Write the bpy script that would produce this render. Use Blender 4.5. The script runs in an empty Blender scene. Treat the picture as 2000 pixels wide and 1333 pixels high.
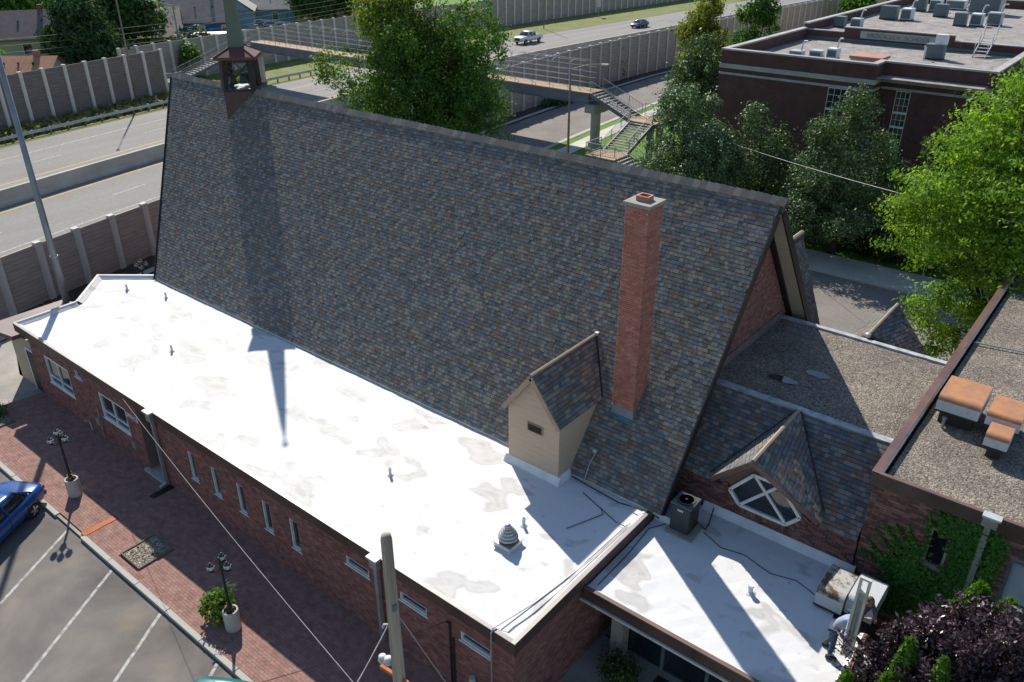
import bpy, bmesh, math, random
import numpy as np
from mathutils import Vector, Matrix

# ---------------------------------------------------------------- camera, sky, sun, exposure
SC = bpy.context.scene
COL = SC.collection
cam_d = bpy.data.cameras.new('camera'); cam = bpy.data.objects.new('camera', cam_d); COL.objects.link(cam)
cam.location = (0, 0, 20)
cam.rotation_euler = (math.radians(90 - 27.84), 0, math.radians(38.96))
cam_d.sensor_width = 36; cam_d.lens = 28.845; cam_d.clip_end = 3000; cam_d.clip_start = 0.1
SC.camera = cam
SUN = Vector((-0.97, 0.662, 1.0)).normalized()
W = bpy.data.worlds.new('World'); SC.world = W; W.use_nodes = True
nt = W.node_tree; bg = nt.nodes['Background']
sky = nt.nodes.new('ShaderNodeTexSky'); sky.sky_type = 'NISHITA'; sky.sun_disc = False
sky.sun_elevation = math.asin(SUN.z)
sky.sun_rotation = math.atan2(SUN.x, SUN.y)
sky.air_density = 1.15; sky.dust_density = 0.25; sky.ozone_density = 2.6
nt.links.new(sky.outputs[0], bg.inputs[0]); bg.inputs[1].default_value = 0.10
sun_d = bpy.data.lights.new('sun', 'SUN'); sun_d.energy = 4.6; sun_d.angle = math.radians(0.5); sun_d.color = (1.0, 0.94, 0.84)
sun = bpy.data.objects.new('sun', sun_d); COL.objects.link(sun); sun.rotation_euler = SUN.to_track_quat('Z', 'Y').to_euler()
sun.location = SUN * 200
SC.view_settings.view_transform = 'Standard'; SC.view_settings.look = 'None'
SC.view_settings.exposure = 0.45; SC.view_settings.gamma = 1.0; SC.view_settings.use_curve_mapping = False

RND = random.Random(7)
CAM = np.array([0.0, 0.0, 20.0])

# ---------------------------------------------------------------- materials
def _base(name):
    m = bpy.data.materials.new(name); m.use_nodes = True
    n = m.node_tree.nodes; l = m.node_tree.links
    return m, n, l, n['Principled BSDF']

def _noise(n, l, scale, detail=4, rough=.55, coord='Object', stretch=None, dist=0.0):
    tc = n.new('ShaderNodeTexCoord'); tx = n.new('ShaderNodeTexNoise')
    tx.inputs['Scale'].default_value = scale; tx.inputs['Detail'].default_value = detail; tx.inputs['Roughness'].default_value = rough
    tx.inputs['Distortion'].default_value = dist
    if stretch:
        mp = n.new('ShaderNodeMapping'); mp.inputs['Scale'].default_value = stretch
        l.new(tc.outputs[coord], mp.inputs[0]); l.new(mp.outputs[0], tx.inputs[0])
    else:
        l.new(tc.outputs[coord], tx.inputs[0])
    return tx

def _ramp(n, l, src, stops, const=False):
    r = n.new('ShaderNodeValToRGB'); e = r.color_ramp.elements
    if const: r.color_ramp.interpolation = 'CONSTANT'
    while len(e) < len(stops): e.new(0.5)
    for k, (p, c) in enumerate(stops):
        e[k].position = p; e[k].color = (*c, 1) if len(c) == 3 else c
    l.new(src, r.inputs[0]); return r

def _mix(n, l, a, b, fac, mode='MIX'):
    x = n.new('ShaderNodeMix'); x.data_type = 'RGBA'; x.blend_type = mode
    for sock, v in ((x.inputs[0], fac), (x.inputs[6], a), (x.inputs[7], b)):
        if hasattr(v, 'links') or hasattr(v, 'is_linked'): l.new(v, sock)
        elif isinstance(v, (int, float)): sock.default_value = v
        else: sock.default_value = (*v, 1)
    return x.outputs[2]

def M(name, col, rough=.8, col2=None, scale=3.0, detail=5, bump=0, bscale=40, metal=0, stretch=None, spec=.4, lo=.35, hi=.65, fine=0.0, bdist=.01):
    m, n, l, p = _base(name)
    c2 = col2 or tuple(c * .72 for c in col)
    tx = _noise(n, l, scale, detail, stretch=stretch)
    r = _ramp(n, l, tx.outputs[0], ((lo, col), (hi, c2)))
    out = r.outputs[0]
    if fine:
        t2 = _noise(n, l, scale * 25, 2)
        r2 = _ramp(n, l, t2.outputs[0], ((.3, (1 - fine,) * 3), (.7, (1 + fine,) * 3)))
        out = _mix(n, l, out, r2.outputs[0], 1.0, 'MULTIPLY')
    l.new(out, p.inputs['Base Color'])
    p.inputs['Roughness'].default_value = rough; p.inputs['Metallic'].default_value = metal
    p.inputs['Specular IOR Level'].default_value = spec
    if bump:
        tb = _noise(n, l, bscale, 3, stretch=stretch); b = n.new('ShaderNodeBump')
        b.inputs['Strength'].default_value = bump; b.inputs['Distance'].default_value = bdist
        l.new(tb.outputs[0], b.inputs['Height']); l.new(b.outputs[0], p.inputs['Normal'])
    return m

def M_pieces(name, cols, rough=.85, spec=.3, noise=.25, bump=.3, nscale=14):
    """one colour out of cols for each separate piece (object or mesh island)"""
    m, n, l, p = _base(name)
    g = n.new('ShaderNodeNewGeometry'); oi = n.new('ShaderNodeObjectInfo')
    a = n.new('ShaderNodeMath'); a.operation = 'ADD'; l.new(g.outputs['Random Per Island'], a.inputs[0]); l.new(oi.outputs['Random'], a.inputs[1])
    f = n.new('ShaderNodeMath'); f.operation = 'FRACT'; l.new(a.outputs[0], f.inputs[0])
    r = _ramp(n, l, f.outputs[0], [(k / len(cols), c) for k, c in enumerate(cols)], const=True)
    tx = _noise(n, l, nscale, 4)
    r2 = _ramp(n, l, tx.outputs[0], ((.3, (1 - noise,) * 3), (.7, (1 + noise,) * 3)))
    l.new(_mix(n, l, r.outputs[0], r2.outputs[0], 1.0, 'MULTIPLY'), p.inputs['Base Color'])
    p.inputs['Roughness'].default_value = rough; p.inputs['Specular IOR Level'].default_value = spec
    if bump:
        tb = _noise(n, l, 60, 3); b = n.new('ShaderNodeBump'); b.inputs['Strength'].default_value = bump; b.inputs['Distance'].default_value = .006
        l.new(tb.outputs[0], b.inputs['Height']); l.new(b.outputs[0], p.inputs['Normal'])
    return m

def M_leaf(name, c1, c2, c3=None, trans=.35, rough=.6, spec=.2):
    m, n, l, p = _base(name)
    g = n.new('ShaderNodeNewGeometry')
    st = [(0, c1), (.6, c2)] + ([(1.0, c3)] if c3 else [])
    r = _ramp(n, l, g.outputs['Random Per Island'], st)
    tx = _noise(n, l, .55, 3); r2 = _ramp(n, l, tx.outputs[0], ((.35, (.75,) * 3), (.65, (1.2,) * 3)))
    c = _mix(n, l, r.outputs[0], r2.outputs[0], 1.0, 'MULTIPLY')
    l.new(c, p.inputs['Base Color']); p.inputs['Roughness'].default_value = rough; p.inputs['Specular IOR Level'].default_value = spec
    t = n.new('ShaderNodeBsdfTranslucent'); c2_ = _mix(n, l, c, (1.25, 1.3, .55), 1.0, 'MULTIPLY'); l.new(c2_, t.inputs[0])
    mx = n.new('ShaderNodeMixShader'); mx.inputs[0].default_value = trans
    l.new(p.outputs[0], mx.inputs[1]); l.new(t.outputs[0], mx.inputs[2]); l.new(mx.outputs[0], n['Material Output'].inputs[0])
    return m

def M_gravel(name, cols, scale=26, bump=.9):
    m, n, l, p = _base(name)
    tc = n.new('ShaderNodeTexCoord'); v = n.new('ShaderNodeTexVoronoi'); v.inputs['Scale'].default_value = scale
    l.new(tc.outputs['Object'], v.inputs[0])
    sp = n.new('ShaderNodeSeparateColor'); l.new(v.outputs['Color'], sp.inputs[0])
    r = _ramp(n, l, sp.outputs[0], [(k / max(1, len(cols) - 1), c) for k, c in enumerate(cols)])
    tx = _noise(n, l, .9, 5); r2 = _ramp(n, l, tx.outputs[0], ((.35, (.8,) * 3), (.68, (1.2, 1.17, 1.12))))
    l.new(_mix(n, l, r.outputs[0], r2.outputs[0], 1.0, 'MULTIPLY'), p.inputs['Base Color'])
    p.inputs['Roughness'].default_value = .95; p.inputs['Specular IOR Level'].default_value = .2
    b = n.new('ShaderNodeBump'); b.inputs['Strength'].default_value = bump; b.inputs['Distance'].default_value = .03; b.invert = True
    l.new(v.outputs['Distance'], b.inputs['Height']); l.new(b.outputs[0], p.inputs['Normal'])
    return m

def M_membrane(name):
    """white roof membrane with dried puddle stains, seams and dirt"""
    m, n, l, p = _base(name)
    t1 = _noise(n, l, .8, 2.0, .45, stretch=(.8, 1.25, 1), dist=.35)
    s1 = _ramp(n, l, t1.outputs[0], ((.57, (0,) * 3), (.615, (.55,) * 3), (.67, (.38,) * 3), (.74, (.7,) * 3)))
    t2 = _noise(n, l, 2.2, 8, .75); s2 = _ramp(n, l, t2.outputs[0], ((.585, (0,) * 3), (.72, (.7,) * 3)))
    t3 = _noise(n, l, 30, 2); s3 = _ramp(n, l, t3.outputs[0], ((.74, (0,) * 3), (.80, (.5,) * 3)))
    c = _mix(n, l, (.64, .64, .64), (.335, .32, .29), s1.outputs[0])
    c = _mix(n, l, c, (.33, .30, .255), s2.outputs[0])
    c = _mix(n, l, c, (.40, .37, .33), s3.outputs[0])
    l.new(c, p.inputs['Base Color'])
    rr = _ramp(n, l, t2.outputs[0], ((.3, (.5,) * 3), (.7, (.68,) * 3))); l.new(rr.outputs[0], p.inputs['Roughness'])
    p.inputs['Specular IOR Level'].default_value = .22
    tb = _noise(n, l, 1.3, 4); b = n.new('ShaderNodeBump'); b.inputs['Strength'].default_value = .35; b.inputs['Distance'].default_value = .05
    l.new(tb.outputs[0], b.inputs['Height']); l.new(b.outputs[0], p.inputs['Normal'])
    return m

def M_boards(name, col, col2, freq, axis='z', gap=.12, rough=.85):
    """grain and weathering with fine horizontal lines"""
    m, n, l, p = _base(name)
    tc = n.new('ShaderNodeTexCoord'); s = n.new('ShaderNodeSeparateXYZ'); l.new(tc.outputs['Object'], s.inputs[0])
    mu = n.new('ShaderNodeMath'); mu.operation = 'MULTIPLY'; mu.inputs[1].default_value = freq; l.new(s.outputs['XYZ'.index(axis.upper())], mu.inputs[0])
    fr = n.new('ShaderNodeMath'); fr.operation = 'FRACT'; l.new(mu.outputs[0], fr.inputs[0])
    g = _ramp(n, l, fr.outputs[0], ((0, (.62,) * 3), (gap, (1,) * 3)))
    tx = _noise(n, l, 1.6, 8, .7, stretch=(1, 1, 5) if axis == 'z' else (1, 1, .3)); r = _ramp(n, l, tx.outputs[0], ((.3, col), (.7, col2)))
    l.new(_mix(n, l, r.outputs[0], g.outputs[0], 1.0, 'MULTIPLY'), p.inputs['Base Color']); p.inputs['Roughness'].default_value = rough
    b = n.new('ShaderNodeBump'); b.inputs['Strength'].default_value = .5; b.inputs['Distance'].default_value = .02
    l.new(g.outputs[0], b.inputs['Height']); l.new(b.outputs[0], p.inputs['Normal'])
    return m

def M_brickflat(name, c1, c2, mortar, scale=1.0):
    m, n, l, p = _base(name)
    tc = n.new('ShaderNodeTexCoord'); mp = n.new('ShaderNodeMapping')
    br = n.new('ShaderNodeTexBrick'); br.inputs['Scale'].default_value = 1.0
    br.inputs['Brick Width'].default_value = .22; br.inputs['Row Height'].default_value = .075; br.inputs['Mortar Size'].default_value = .008
    br.inputs['Color1'].default_value = (*c1, 1); br.inputs['Color2'].default_value = (*c2, 1); br.inputs['Mortar'].default_value = (*mortar, 1)
    s = n.new('ShaderNodeSeparateXYZ'); l.new(tc.outputs['Object'], s.inputs[0])
    ad = n.new('ShaderNodeMath'); ad.operation = 'ADD'; l.new(s.outputs[0], ad.inputs[0]); l.new(s.outputs[1], ad.inputs[1])
    cb = n.new('ShaderNodeCombineXYZ'); l.new(ad.outputs[0], cb.inputs[0]); l.new(s.outputs[2], cb.inputs[1]); l.new(cb.outputs[0], br.inputs[0])
    tx = _noise(n, l, 1.2, 5); r2 = _ramp(n, l, tx.outputs[0], ((.3, (.8,) * 3), (.7, (1.2,) * 3)))
    l.new(_mix(n, l, br.outputs[0], r2.outputs[0], 1.0, 'MULTIPLY'), p.inputs['Base Color']); p.inputs['Roughness'].default_value = .9
    return m

def M_asphalt(name, col, stain, tint=(.2, .16, .1)):
    m, n, l, p = _base(name)
    t1 = _noise(n, l, .28, 6, .62, dist=.4); a = _ramp(n, l, t1.outputs[0], ((.32, tuple(c * .62 for c in col)), (.5, col), (.68, stain)))
    t2 = _noise(n, l, .5, 4, .5); s2 = _ramp(n, l, t2.outputs[0], ((.6, (0,) * 3), (.72, (.35,) * 3)))
    c = _mix(n, l, a.outputs[0], tint, s2.outputs[0])
    t3 = _noise(n, l, 70, 2); r3 = _ramp(n, l, t3.outputs[0], ((.3, (.72,) * 3), (.7, (1.3,) * 3)))
    l.new(_mix(n, l, c, r3.outputs[0], 1.0, 'MULTIPLY'), p.inputs['Base Color'])
    p.inputs['Roughness'].default_value = .9; p.inputs['Specular IOR Level'].default_value = .3
    b = n.new('ShaderNodeBump'); b.inputs['Strength'].default_value = .35; b.inputs['Distance'].default_value = .01
    l.new(t3.outputs[0], b.inputs['Height']); l.new(b.outputs[0], p.inputs['Normal'])
    return m

def M_rust(name, top, rust, lo=.45, hi=.6, scale=2.5):
    m, n, l, p = _base(name)
    tx = _noise(n, l, scale, 9, .7); r = _ramp(n, l, tx.outputs[0], ((lo, top), (hi, rust)))
    l.new(r.outputs[0], p.inputs['Base Color']); p.inputs['Roughness'].default_value = .65; p.inputs['Metallic'].default_value = .0
    return m

MT = {}
MT['membrane'] = M_membrane('white_membrane')
MT['flash'] = M('white_flashing', (.72, .74, .75), .5, (.55, .56, .56), 1.2, 6)
MT['silver'] = M('silver_coating', (.48, .50, .52), .55, (.25, .25, .25), 3.0, 8)
MT['cap'] = M('roof_edge_metal_glare', (.33, .29, .28), .42, (.24, .20, .19), .8, 4, spec=.6)  # brown edge metal, greyed so the base colour carries its glare
MT['fascia'] = M('brown_fascia', (0.099, 0.061, 0.049), .5, (0.063, 0.040, 0.032), 1.0, 4)
MT['capbrown'] = M('brown_cap_metal', (0.170, 0.098, 0.082), .42, (0.115, 0.066, 0.056), 1.0, 5, spec=.55)
MT['brick'] = M_pieces('red_brick', [(0.257, 0.116, 0.095), (0.229, 0.104, 0.088), (0.281, 0.129, 0.107), (0.211, 0.097, 0.082), (0.248, 0.119, 0.101), (0.295, 0.148, 0.123), (0.189, 0.089, 0.078)], .9, nscale=5)
MT['brick_dark'] = M_pieces('brown_brick', [(0.194, 0.090, 0.075), (0.150, 0.070, 0.060), (0.237, 0.110, 0.090), (0.125, 0.062, 0.056), (0.263, 0.138, 0.112), (0.106, 0.056, 0.053)], .9, nscale=5)
MT['brick_chim'] = M_pieces('orange_red_brick', [(0.415, 0.163, 0.120), (0.385, 0.150, 0.111), (0.441, 0.179, 0.131), (0.360, 0.143, 0.108), (0.407, 0.171, 0.127), (0.458, 0.204, 0.153)], .9, nscale=5)
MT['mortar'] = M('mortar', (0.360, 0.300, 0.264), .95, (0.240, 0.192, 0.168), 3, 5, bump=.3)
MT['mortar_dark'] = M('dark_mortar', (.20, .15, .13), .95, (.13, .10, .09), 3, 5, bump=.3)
MT['shingle'] = M_pieces('asphalt_shingle', [(0.141, 0.148, 0.152), (0.195, 0.195, 0.187), (0.162, 0.122, 0.101), (0.115, 0.130, 0.139), (0.246, 0.216, 0.167), (0.154, 0.163, 0.165), (0.195, 0.140, 0.113), (0.101, 0.105, 0.109), (0.222, 0.214, 0.193), (0.149, 0.130, 0.113), (0.135, 0.145, 0.152)], .88, .35, .3, .25, 30)
MT['ridgecap'] = M_pieces('ridge_cap_shingle', [(0.255, 0.224, 0.186), (0.211, 0.180, 0.153), (0.300, 0.263, 0.218), (0.233, 0.186, 0.159), (0.194, 0.186, 0.174)], .9, .3, .2, .2, 20)
MT['shingle_base'] = M('shadow_line_underlay', (.035, .035, .038), .95)
MT['shingle_far'] = M('shingle_plain', (.10, .098, .10), .95, (.07, .065, .065), 6, 6, fine=.3)
MT['tan'] = M_boards('tan_siding', (0.504, 0.385, 0.280), (0.455, 0.343, 0.252), 4.6, gap=.05)
MT['tan_trim'] = M('tan_trim', (.36, .27, .19), .6, (.28, .21, .15), 2, 4)
MT['soffit'] = M_boards('cream_soffit', (0.540, 0.472, 0.365), (0.432, 0.378, 0.297), 6.0, 'y', gap=.08)
MT['dark'] = M('dark_trim', (.035, .028, .026), .6)
MT['glass'] = M('window_glass', (.012, .018, .022), .06, (.02, .028, .034), .8, 3, spec=.9)
MT['white'] = M('white_paint', (.72, .73, .73), .5, (.58, .59, .58), 2.5, 6)
MT['offwhite'] = M('aged_white_paint', (.62, .60, .53), .6, (.45, .43, .37), 4, 7)
MT['concrete'] = M('concrete', (.36, .34, .30), .9, (.26, .245, .215), .7, 8, bump=.25, fine=.12)
MT['concrete_lt'] = M('pale_concrete', (.46, .44, .40), .9, (.36, .34, .30), .6, 8, bump=.2, fine=.1)
MT['sidewalk'] = M('sidewalk_concrete', (.56, .535, .485), .9, (.46, .435, .39), .5, 7, fine=.1)
MT['postc'] = M('wall_post_concrete', (0.652, 0.609, 0.544), .9, (0.478, 0.442, 0.399), 1.1, 7, stretch=(1, 1, .25))
MT['wallboard'] = M_boards('weathered_wall_board', (0.486, 0.400, 0.333), (0.333, 0.274, 0.234), 14, gap=.2)
MT['wallboard_dk'] = M_boards('dark_wall_board', (0.223, 0.192, 0.165), (0.142, 0.121, 0.108), 16, gap=.2)
MT['wallboard_lt'] = M_boards('pale_wall_board', (0.390, 0.345, 0.299), (0.260, 0.231, 0.202), 16, gap=.2)
MT['asphalt'] = M_asphalt('parking_asphalt', (.158, .143, .130), (.225, .20, .172), (.29, .235, .155))
MT['street'] = M('street_asphalt', (.225, .20, .182), .92, (.17, .152, .14), .35, 7, fine=.15, bump=.2)
MT['freeway'] = M('freeway_concrete', (0.244, 0.233, 0.215), .9, (0.200, 0.191, 0.178), .12, 7, stretch=(3, .25, 1), fine=.08)
MT['paint_white'] = M('road_paint_white', (.44, .44, .42), .8, (.19, .18, .165), 5, 9, lo=.40, hi=.66)
MT['paint_yellow'] = M('road_paint_yellow', (.55, .36, .08), .8, (.42, .28, .08), 4, 6)
MT['paver'] = M_pieces('clay_paver', [(0.280, 0.162, 0.134), (0.258, 0.146, 0.121), (0.302, 0.177, 0.146), (0.241, 0.137, 0.114), (0.269, 0.159, 0.134), (0.291, 0.157, 0.125)], .9, nscale=3, noise=.2, bump=.15)
MT['paver_base'] = M('paver_sand', (.18, .115, .095), .95)
MT['gravelroof'] = M_gravel('gravel_ballast', [(.07, .06, .052), (.24, .21, .175), (.145, .125, .105), (.36, .32, .275), (.11, .095, .08), (.28, .245, .205)], 22)
MT['gravelbed'] = M_gravel('pebble_bed', [(.10, .085, .065), (.36, .32, .25), (.18, .155, .12), (.48, .44, .37), (.25, .21, .16)], 14)
MT['schoolroof'] = M_gravel('school_ballast', [(.22, .205, .195), (.31, .29, .275), (.26, .245, .235), (.35, .33, .315)], 5, .3)
MT['puddle'] = M('puddle_water', (.035, .04, .045), .03, spec=.8)
MT['schoolbrick'] = M_brickflat('school_brick', (.105, .042, .036), (.072, .030, .028), (.10, .062, .055))
MT['stone'] = M('limestone_band', (0.405, 0.405, 0.378), .85, (0.297, 0.297, 0.277), .8, 7)
MT['coping'] = M('stone_coping', (.42, .40, .38), .8, (.30, .285, .27), .6, 7)
MT['copper'] = M('verdigris_copper', (.088, .150, .125), .7, (.135, .14, .075), 1.3, 7, stretch=(1, 1, .35))
MT['teal_flash'] = M('verdigris_flashing', (.055, .20, .215), .6, (.04, .13, .14), 5, 5)
MT['redroof'] = M_boards('red_metal_roof', (0.129, 0.055, 0.048), (0.098, 0.044, 0.040), 7, 'x', gap=.1)
MT['wedge'] = M_boards('reddish_siding', (.105, .062, .053), (.082, .048, .042), 9, 'x', gap=.15)
MT['blacksteel'] = M('black_steel', (.018, .02, .02), .5)
MT['bronze'] = M('old_bell_bronze', (.045, .06, .05), .5, (.07, .08, .05), 6, 5, metal=.4)
MT['galv'] = M('galvanised_steel', (.42, .43, .44), .45, (.32, .33, .34), 3, 6, metal=.6)
MT['galvlt'] = M('pale_galvanised', (.55, .56, .57), .5, (.42, .43, .44), 3, 6, metal=.2)
MT['bluesteel'] = M('bluegrey_painted_steel', (.15, .17, .20), .55, (.11, .12, .145), 1.2, 6)
MT['railgrey'] = M('painted_rail', (.30, .325, .36), .6, (.22, .24, .27), 3, 5)
MT['deck'] = M('bridge_deck_wood', (.40, .29, .185), .85, (.31, .215, .135), 1.0, 6, stretch=(.4, 3, 1))
MT['tread'] = M('stair_tread_concrete', (.40, .365, .315), .9, (.30, .275, .24), 2, 6)
MT['ac'] = M('dark_green_unit', (.025, .028, .026), .5, (.035, .038, .036), 4, 4)
MT['ac_top'] = M('unit_lid', (.085, .10, .11), .4, (.06, .075, .085), 4, 4)
MT['hoodrust'] = M_rust('rust_orange_top', (.33, .155, .095), (.45, .20, .075), .42, .60, 2.2)
MT['hoodgal'] = M_rust('dull_galvanised_hood', (0.486, 0.506, 0.527), (0.338, 0.297, 0.270), .55, .72, 3)
MT['hoodmix'] = M_rust('rust_patched_hood', (.40, .40, .37), (.115, .055, .028), .48, .56, 2.6)
MT['pole'] = M('weathered_wood_pole', (0.480, 0.398, 0.310), .9, (0.240, 0.194, 0.150), 2.5, 8, stretch=(3, 3, .12), bump=.6, bscale=30)
MT['polegrey'] = M('grey_metal_pole', (.27, .28, .30), .5, (.20, .205, .22), 1.2, 6, metal=.3)
MT['polerust'] = M('brown_steel_pole', (.26, .205, .145), .6, (.19, .15, .11), 1, 5)
MT['wire'] = M('pale_cable', (.35, .34, .32), .5)
MT['wireblack'] = M('black_cable', (.02, .02, .022), .6)
MT['lampblack'] = M('lamp_post_iron', (.018, .024, .021), .45)
MT['lampglass'] = M('lamp_globe_glass', (.62, .66, .62), .08, (.42, .47, .44), 9, 4, spec=1.0)
MT['planter'] = M('planter_concrete', (.50, .455, .41), .85, (.42, .375, .335), 2, 6, bump=.2)
MT['bark'] = M('tree_bark', (.075, .058, .045), .95, (.045, .035, .028), 5, 7, stretch=(3, 3, .5), bump=.8, bscale=14)
MT['grass'] = M('mown_grass', (0.115, 0.230, 0.027), .95, (0.085, 0.172, 0.023), .45, 8, fine=.35, bump=.5)
MT['grassdry'] = M('verge_grass', (.20, .185, .06), .95, (.10, .15, .03), .35, 9, fine=.4, bump=.6)
MT['soil'] = M('dark_soil', (.075, .06, .046), .95, (.05, .042, .033), 1.5, 8, fine=.3)
MT['terrain'] = M('rough_ground', (.07, .085, .03), .95, (.05, .062, .026), .12, 8, fine=.3)
MT['leaf_maple'] = M_leaf('maple_leaves', (0.041, 0.122, 0.024), (0.078, 0.188, 0.030), (0.184, 0.263, 0.040), .34)
MT['leaf_grey'] = M_leaf('silvery_highlit_leaves', (0.052, 0.109, 0.039), (0.096, 0.171, 0.062), (0.240, 0.342, 0.172), .16, .5, .35)  # grey green leaves; the palest tone paints sunlit highlights
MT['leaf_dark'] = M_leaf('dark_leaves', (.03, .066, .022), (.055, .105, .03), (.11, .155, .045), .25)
MT['leaf_locust'] = M_leaf('locust_leaves', (0.089, 0.190, 0.018), (0.189, 0.336, 0.031), (0.357, 0.493, 0.063), .42)
MT['leaf_pine'] = M_leaf('pine_needles', (0.021, 0.055, 0.030), (0.040, 0.090, 0.039), (0.081, 0.121, 0.040), .2, .8, .08)
MT['leaf_purple'] = M_leaf('purple_leaves', (0.027, 0.013, 0.021), (0.057, 0.028, 0.041), (0.143, 0.090, 0.105), .15, .35, .5)
MT['leaf_dry'] = M_leaf('dry_grass', (.10, .12, .03), (.24, .21, .085), (.34, .29, .15), .3)
MT['leaf_arbor'] = M_leaf('arborvitae_sprays', (.05, .13, .014), (.09, .195, .022), (.15, .25, .035), .35)
MT['leaf_ivy'] = M_leaf('ivy_leaves', (0.035, 0.115, 0.019), (0.067, 0.184, 0.029), (0.112, 0.248, 0.042), .3)
MT['leaf_far'] = M_leaf('far_tree_leaves', (0.026, 0.071, 0.018), (0.046, 0.106, 0.024), (0.085, 0.144, 0.034), .3)
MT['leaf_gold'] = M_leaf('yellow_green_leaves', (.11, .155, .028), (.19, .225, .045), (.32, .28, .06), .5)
MT['flower'] = M_leaf('yellow_flowers', (.45, .33, .03), (.5, .42, .08), (.32, .12, .06), .2)
MT['carblue'] = M('blue_car_paint', (.012, .075, .26), .22, (.010, .065, .23), 2, 2, spec=.7)
MT['carteal'] = M('teal_car_paint', (.03, .15, .16), .25, (.026, .13, .14), 2, 2, spec=.7)
MT['carnavy'] = M('navy_car_paint', (.018, .06, .115), .25, (.015, .05, .10), 2, 2, spec=.7)
MT['carwhite'] = M('white_car_paint', (.62, .62, .63), .3, (.56, .56, .57), 2, 2, spec=.6)
MT['tyre'] = M('tyre_rubber', (.018, .018, .018), .85)
MT['rim'] = M('alloy_rim', (.45, .46, .47), .3, (.36, .37, .38), 3, 3, metal=.7)
MT['carglass'] = M('car_glass', (.02, .03, .035), .05, (.03, .045, .05), 1, 2, spec=.9)
MT['taillight'] = M('red_lens', (.35, .02, .015), .2)
MT['headlight'] = M('clear_lens', (.5, .52, .53), .15)
MT['orange'] = M('orange_clay_strip', (.48, .165, .068), .9, (.38, .125, .055), 3, 6)
MT['hatch'] = M('salmon_hatch', (.48, .215, .165), .7, (.40, .17, .13), 1.2, 5)
MT['unitgrey'] = M('unit_grey_metal', (.46, .48, .50), .5, (.36, .38, .40), 2, 5)
MT['unitteal'] = M('unit_grille', (.12, .155, .165), .55, (.085, .11, .12), 12, 3)
MT['skin'] = M('skin', (.42, .24, .17), .6)
MT['hair'] = M('brown_hair', (.085, .048, .028), .7)
MT['jeans'] = M('blue_denim', (.045, .085, .155), .9, (.03, .06, .115), 9, 5)
MT['shirtblue'] = M('pale_blue_shirt', (.33, .39, .50), .9, (.26, .31, .42), 9, 5)
MT['shoe'] = M('work_boot', (.035, .028, .022), .7)

# ---------------------------------------------------------------- helpers
ORG = {}                                   # world position of every thing and part (things without rotation)
def tag(o, label=None, cat=None, group=None, kind=None):
    if label: o['label'] = label
    if cat: o['category'] = cat
    if group: o['group'] = group
    if kind: o['kind'] = kind
    return o
def thing(name, label, cat, loc=(0, 0, 0), rotz=0, group=None):
    o = bpy.data.objects.new(name, None); COL.objects.link(o); o.empty_display_size = .3
    o.location = loc; o.rotation_euler = (0, 0, rotz); ORG[o] = Vector(loc) if rotz == 0 else Vector((0, 0, 0))
    return tag(o, label, cat, group)

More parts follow.
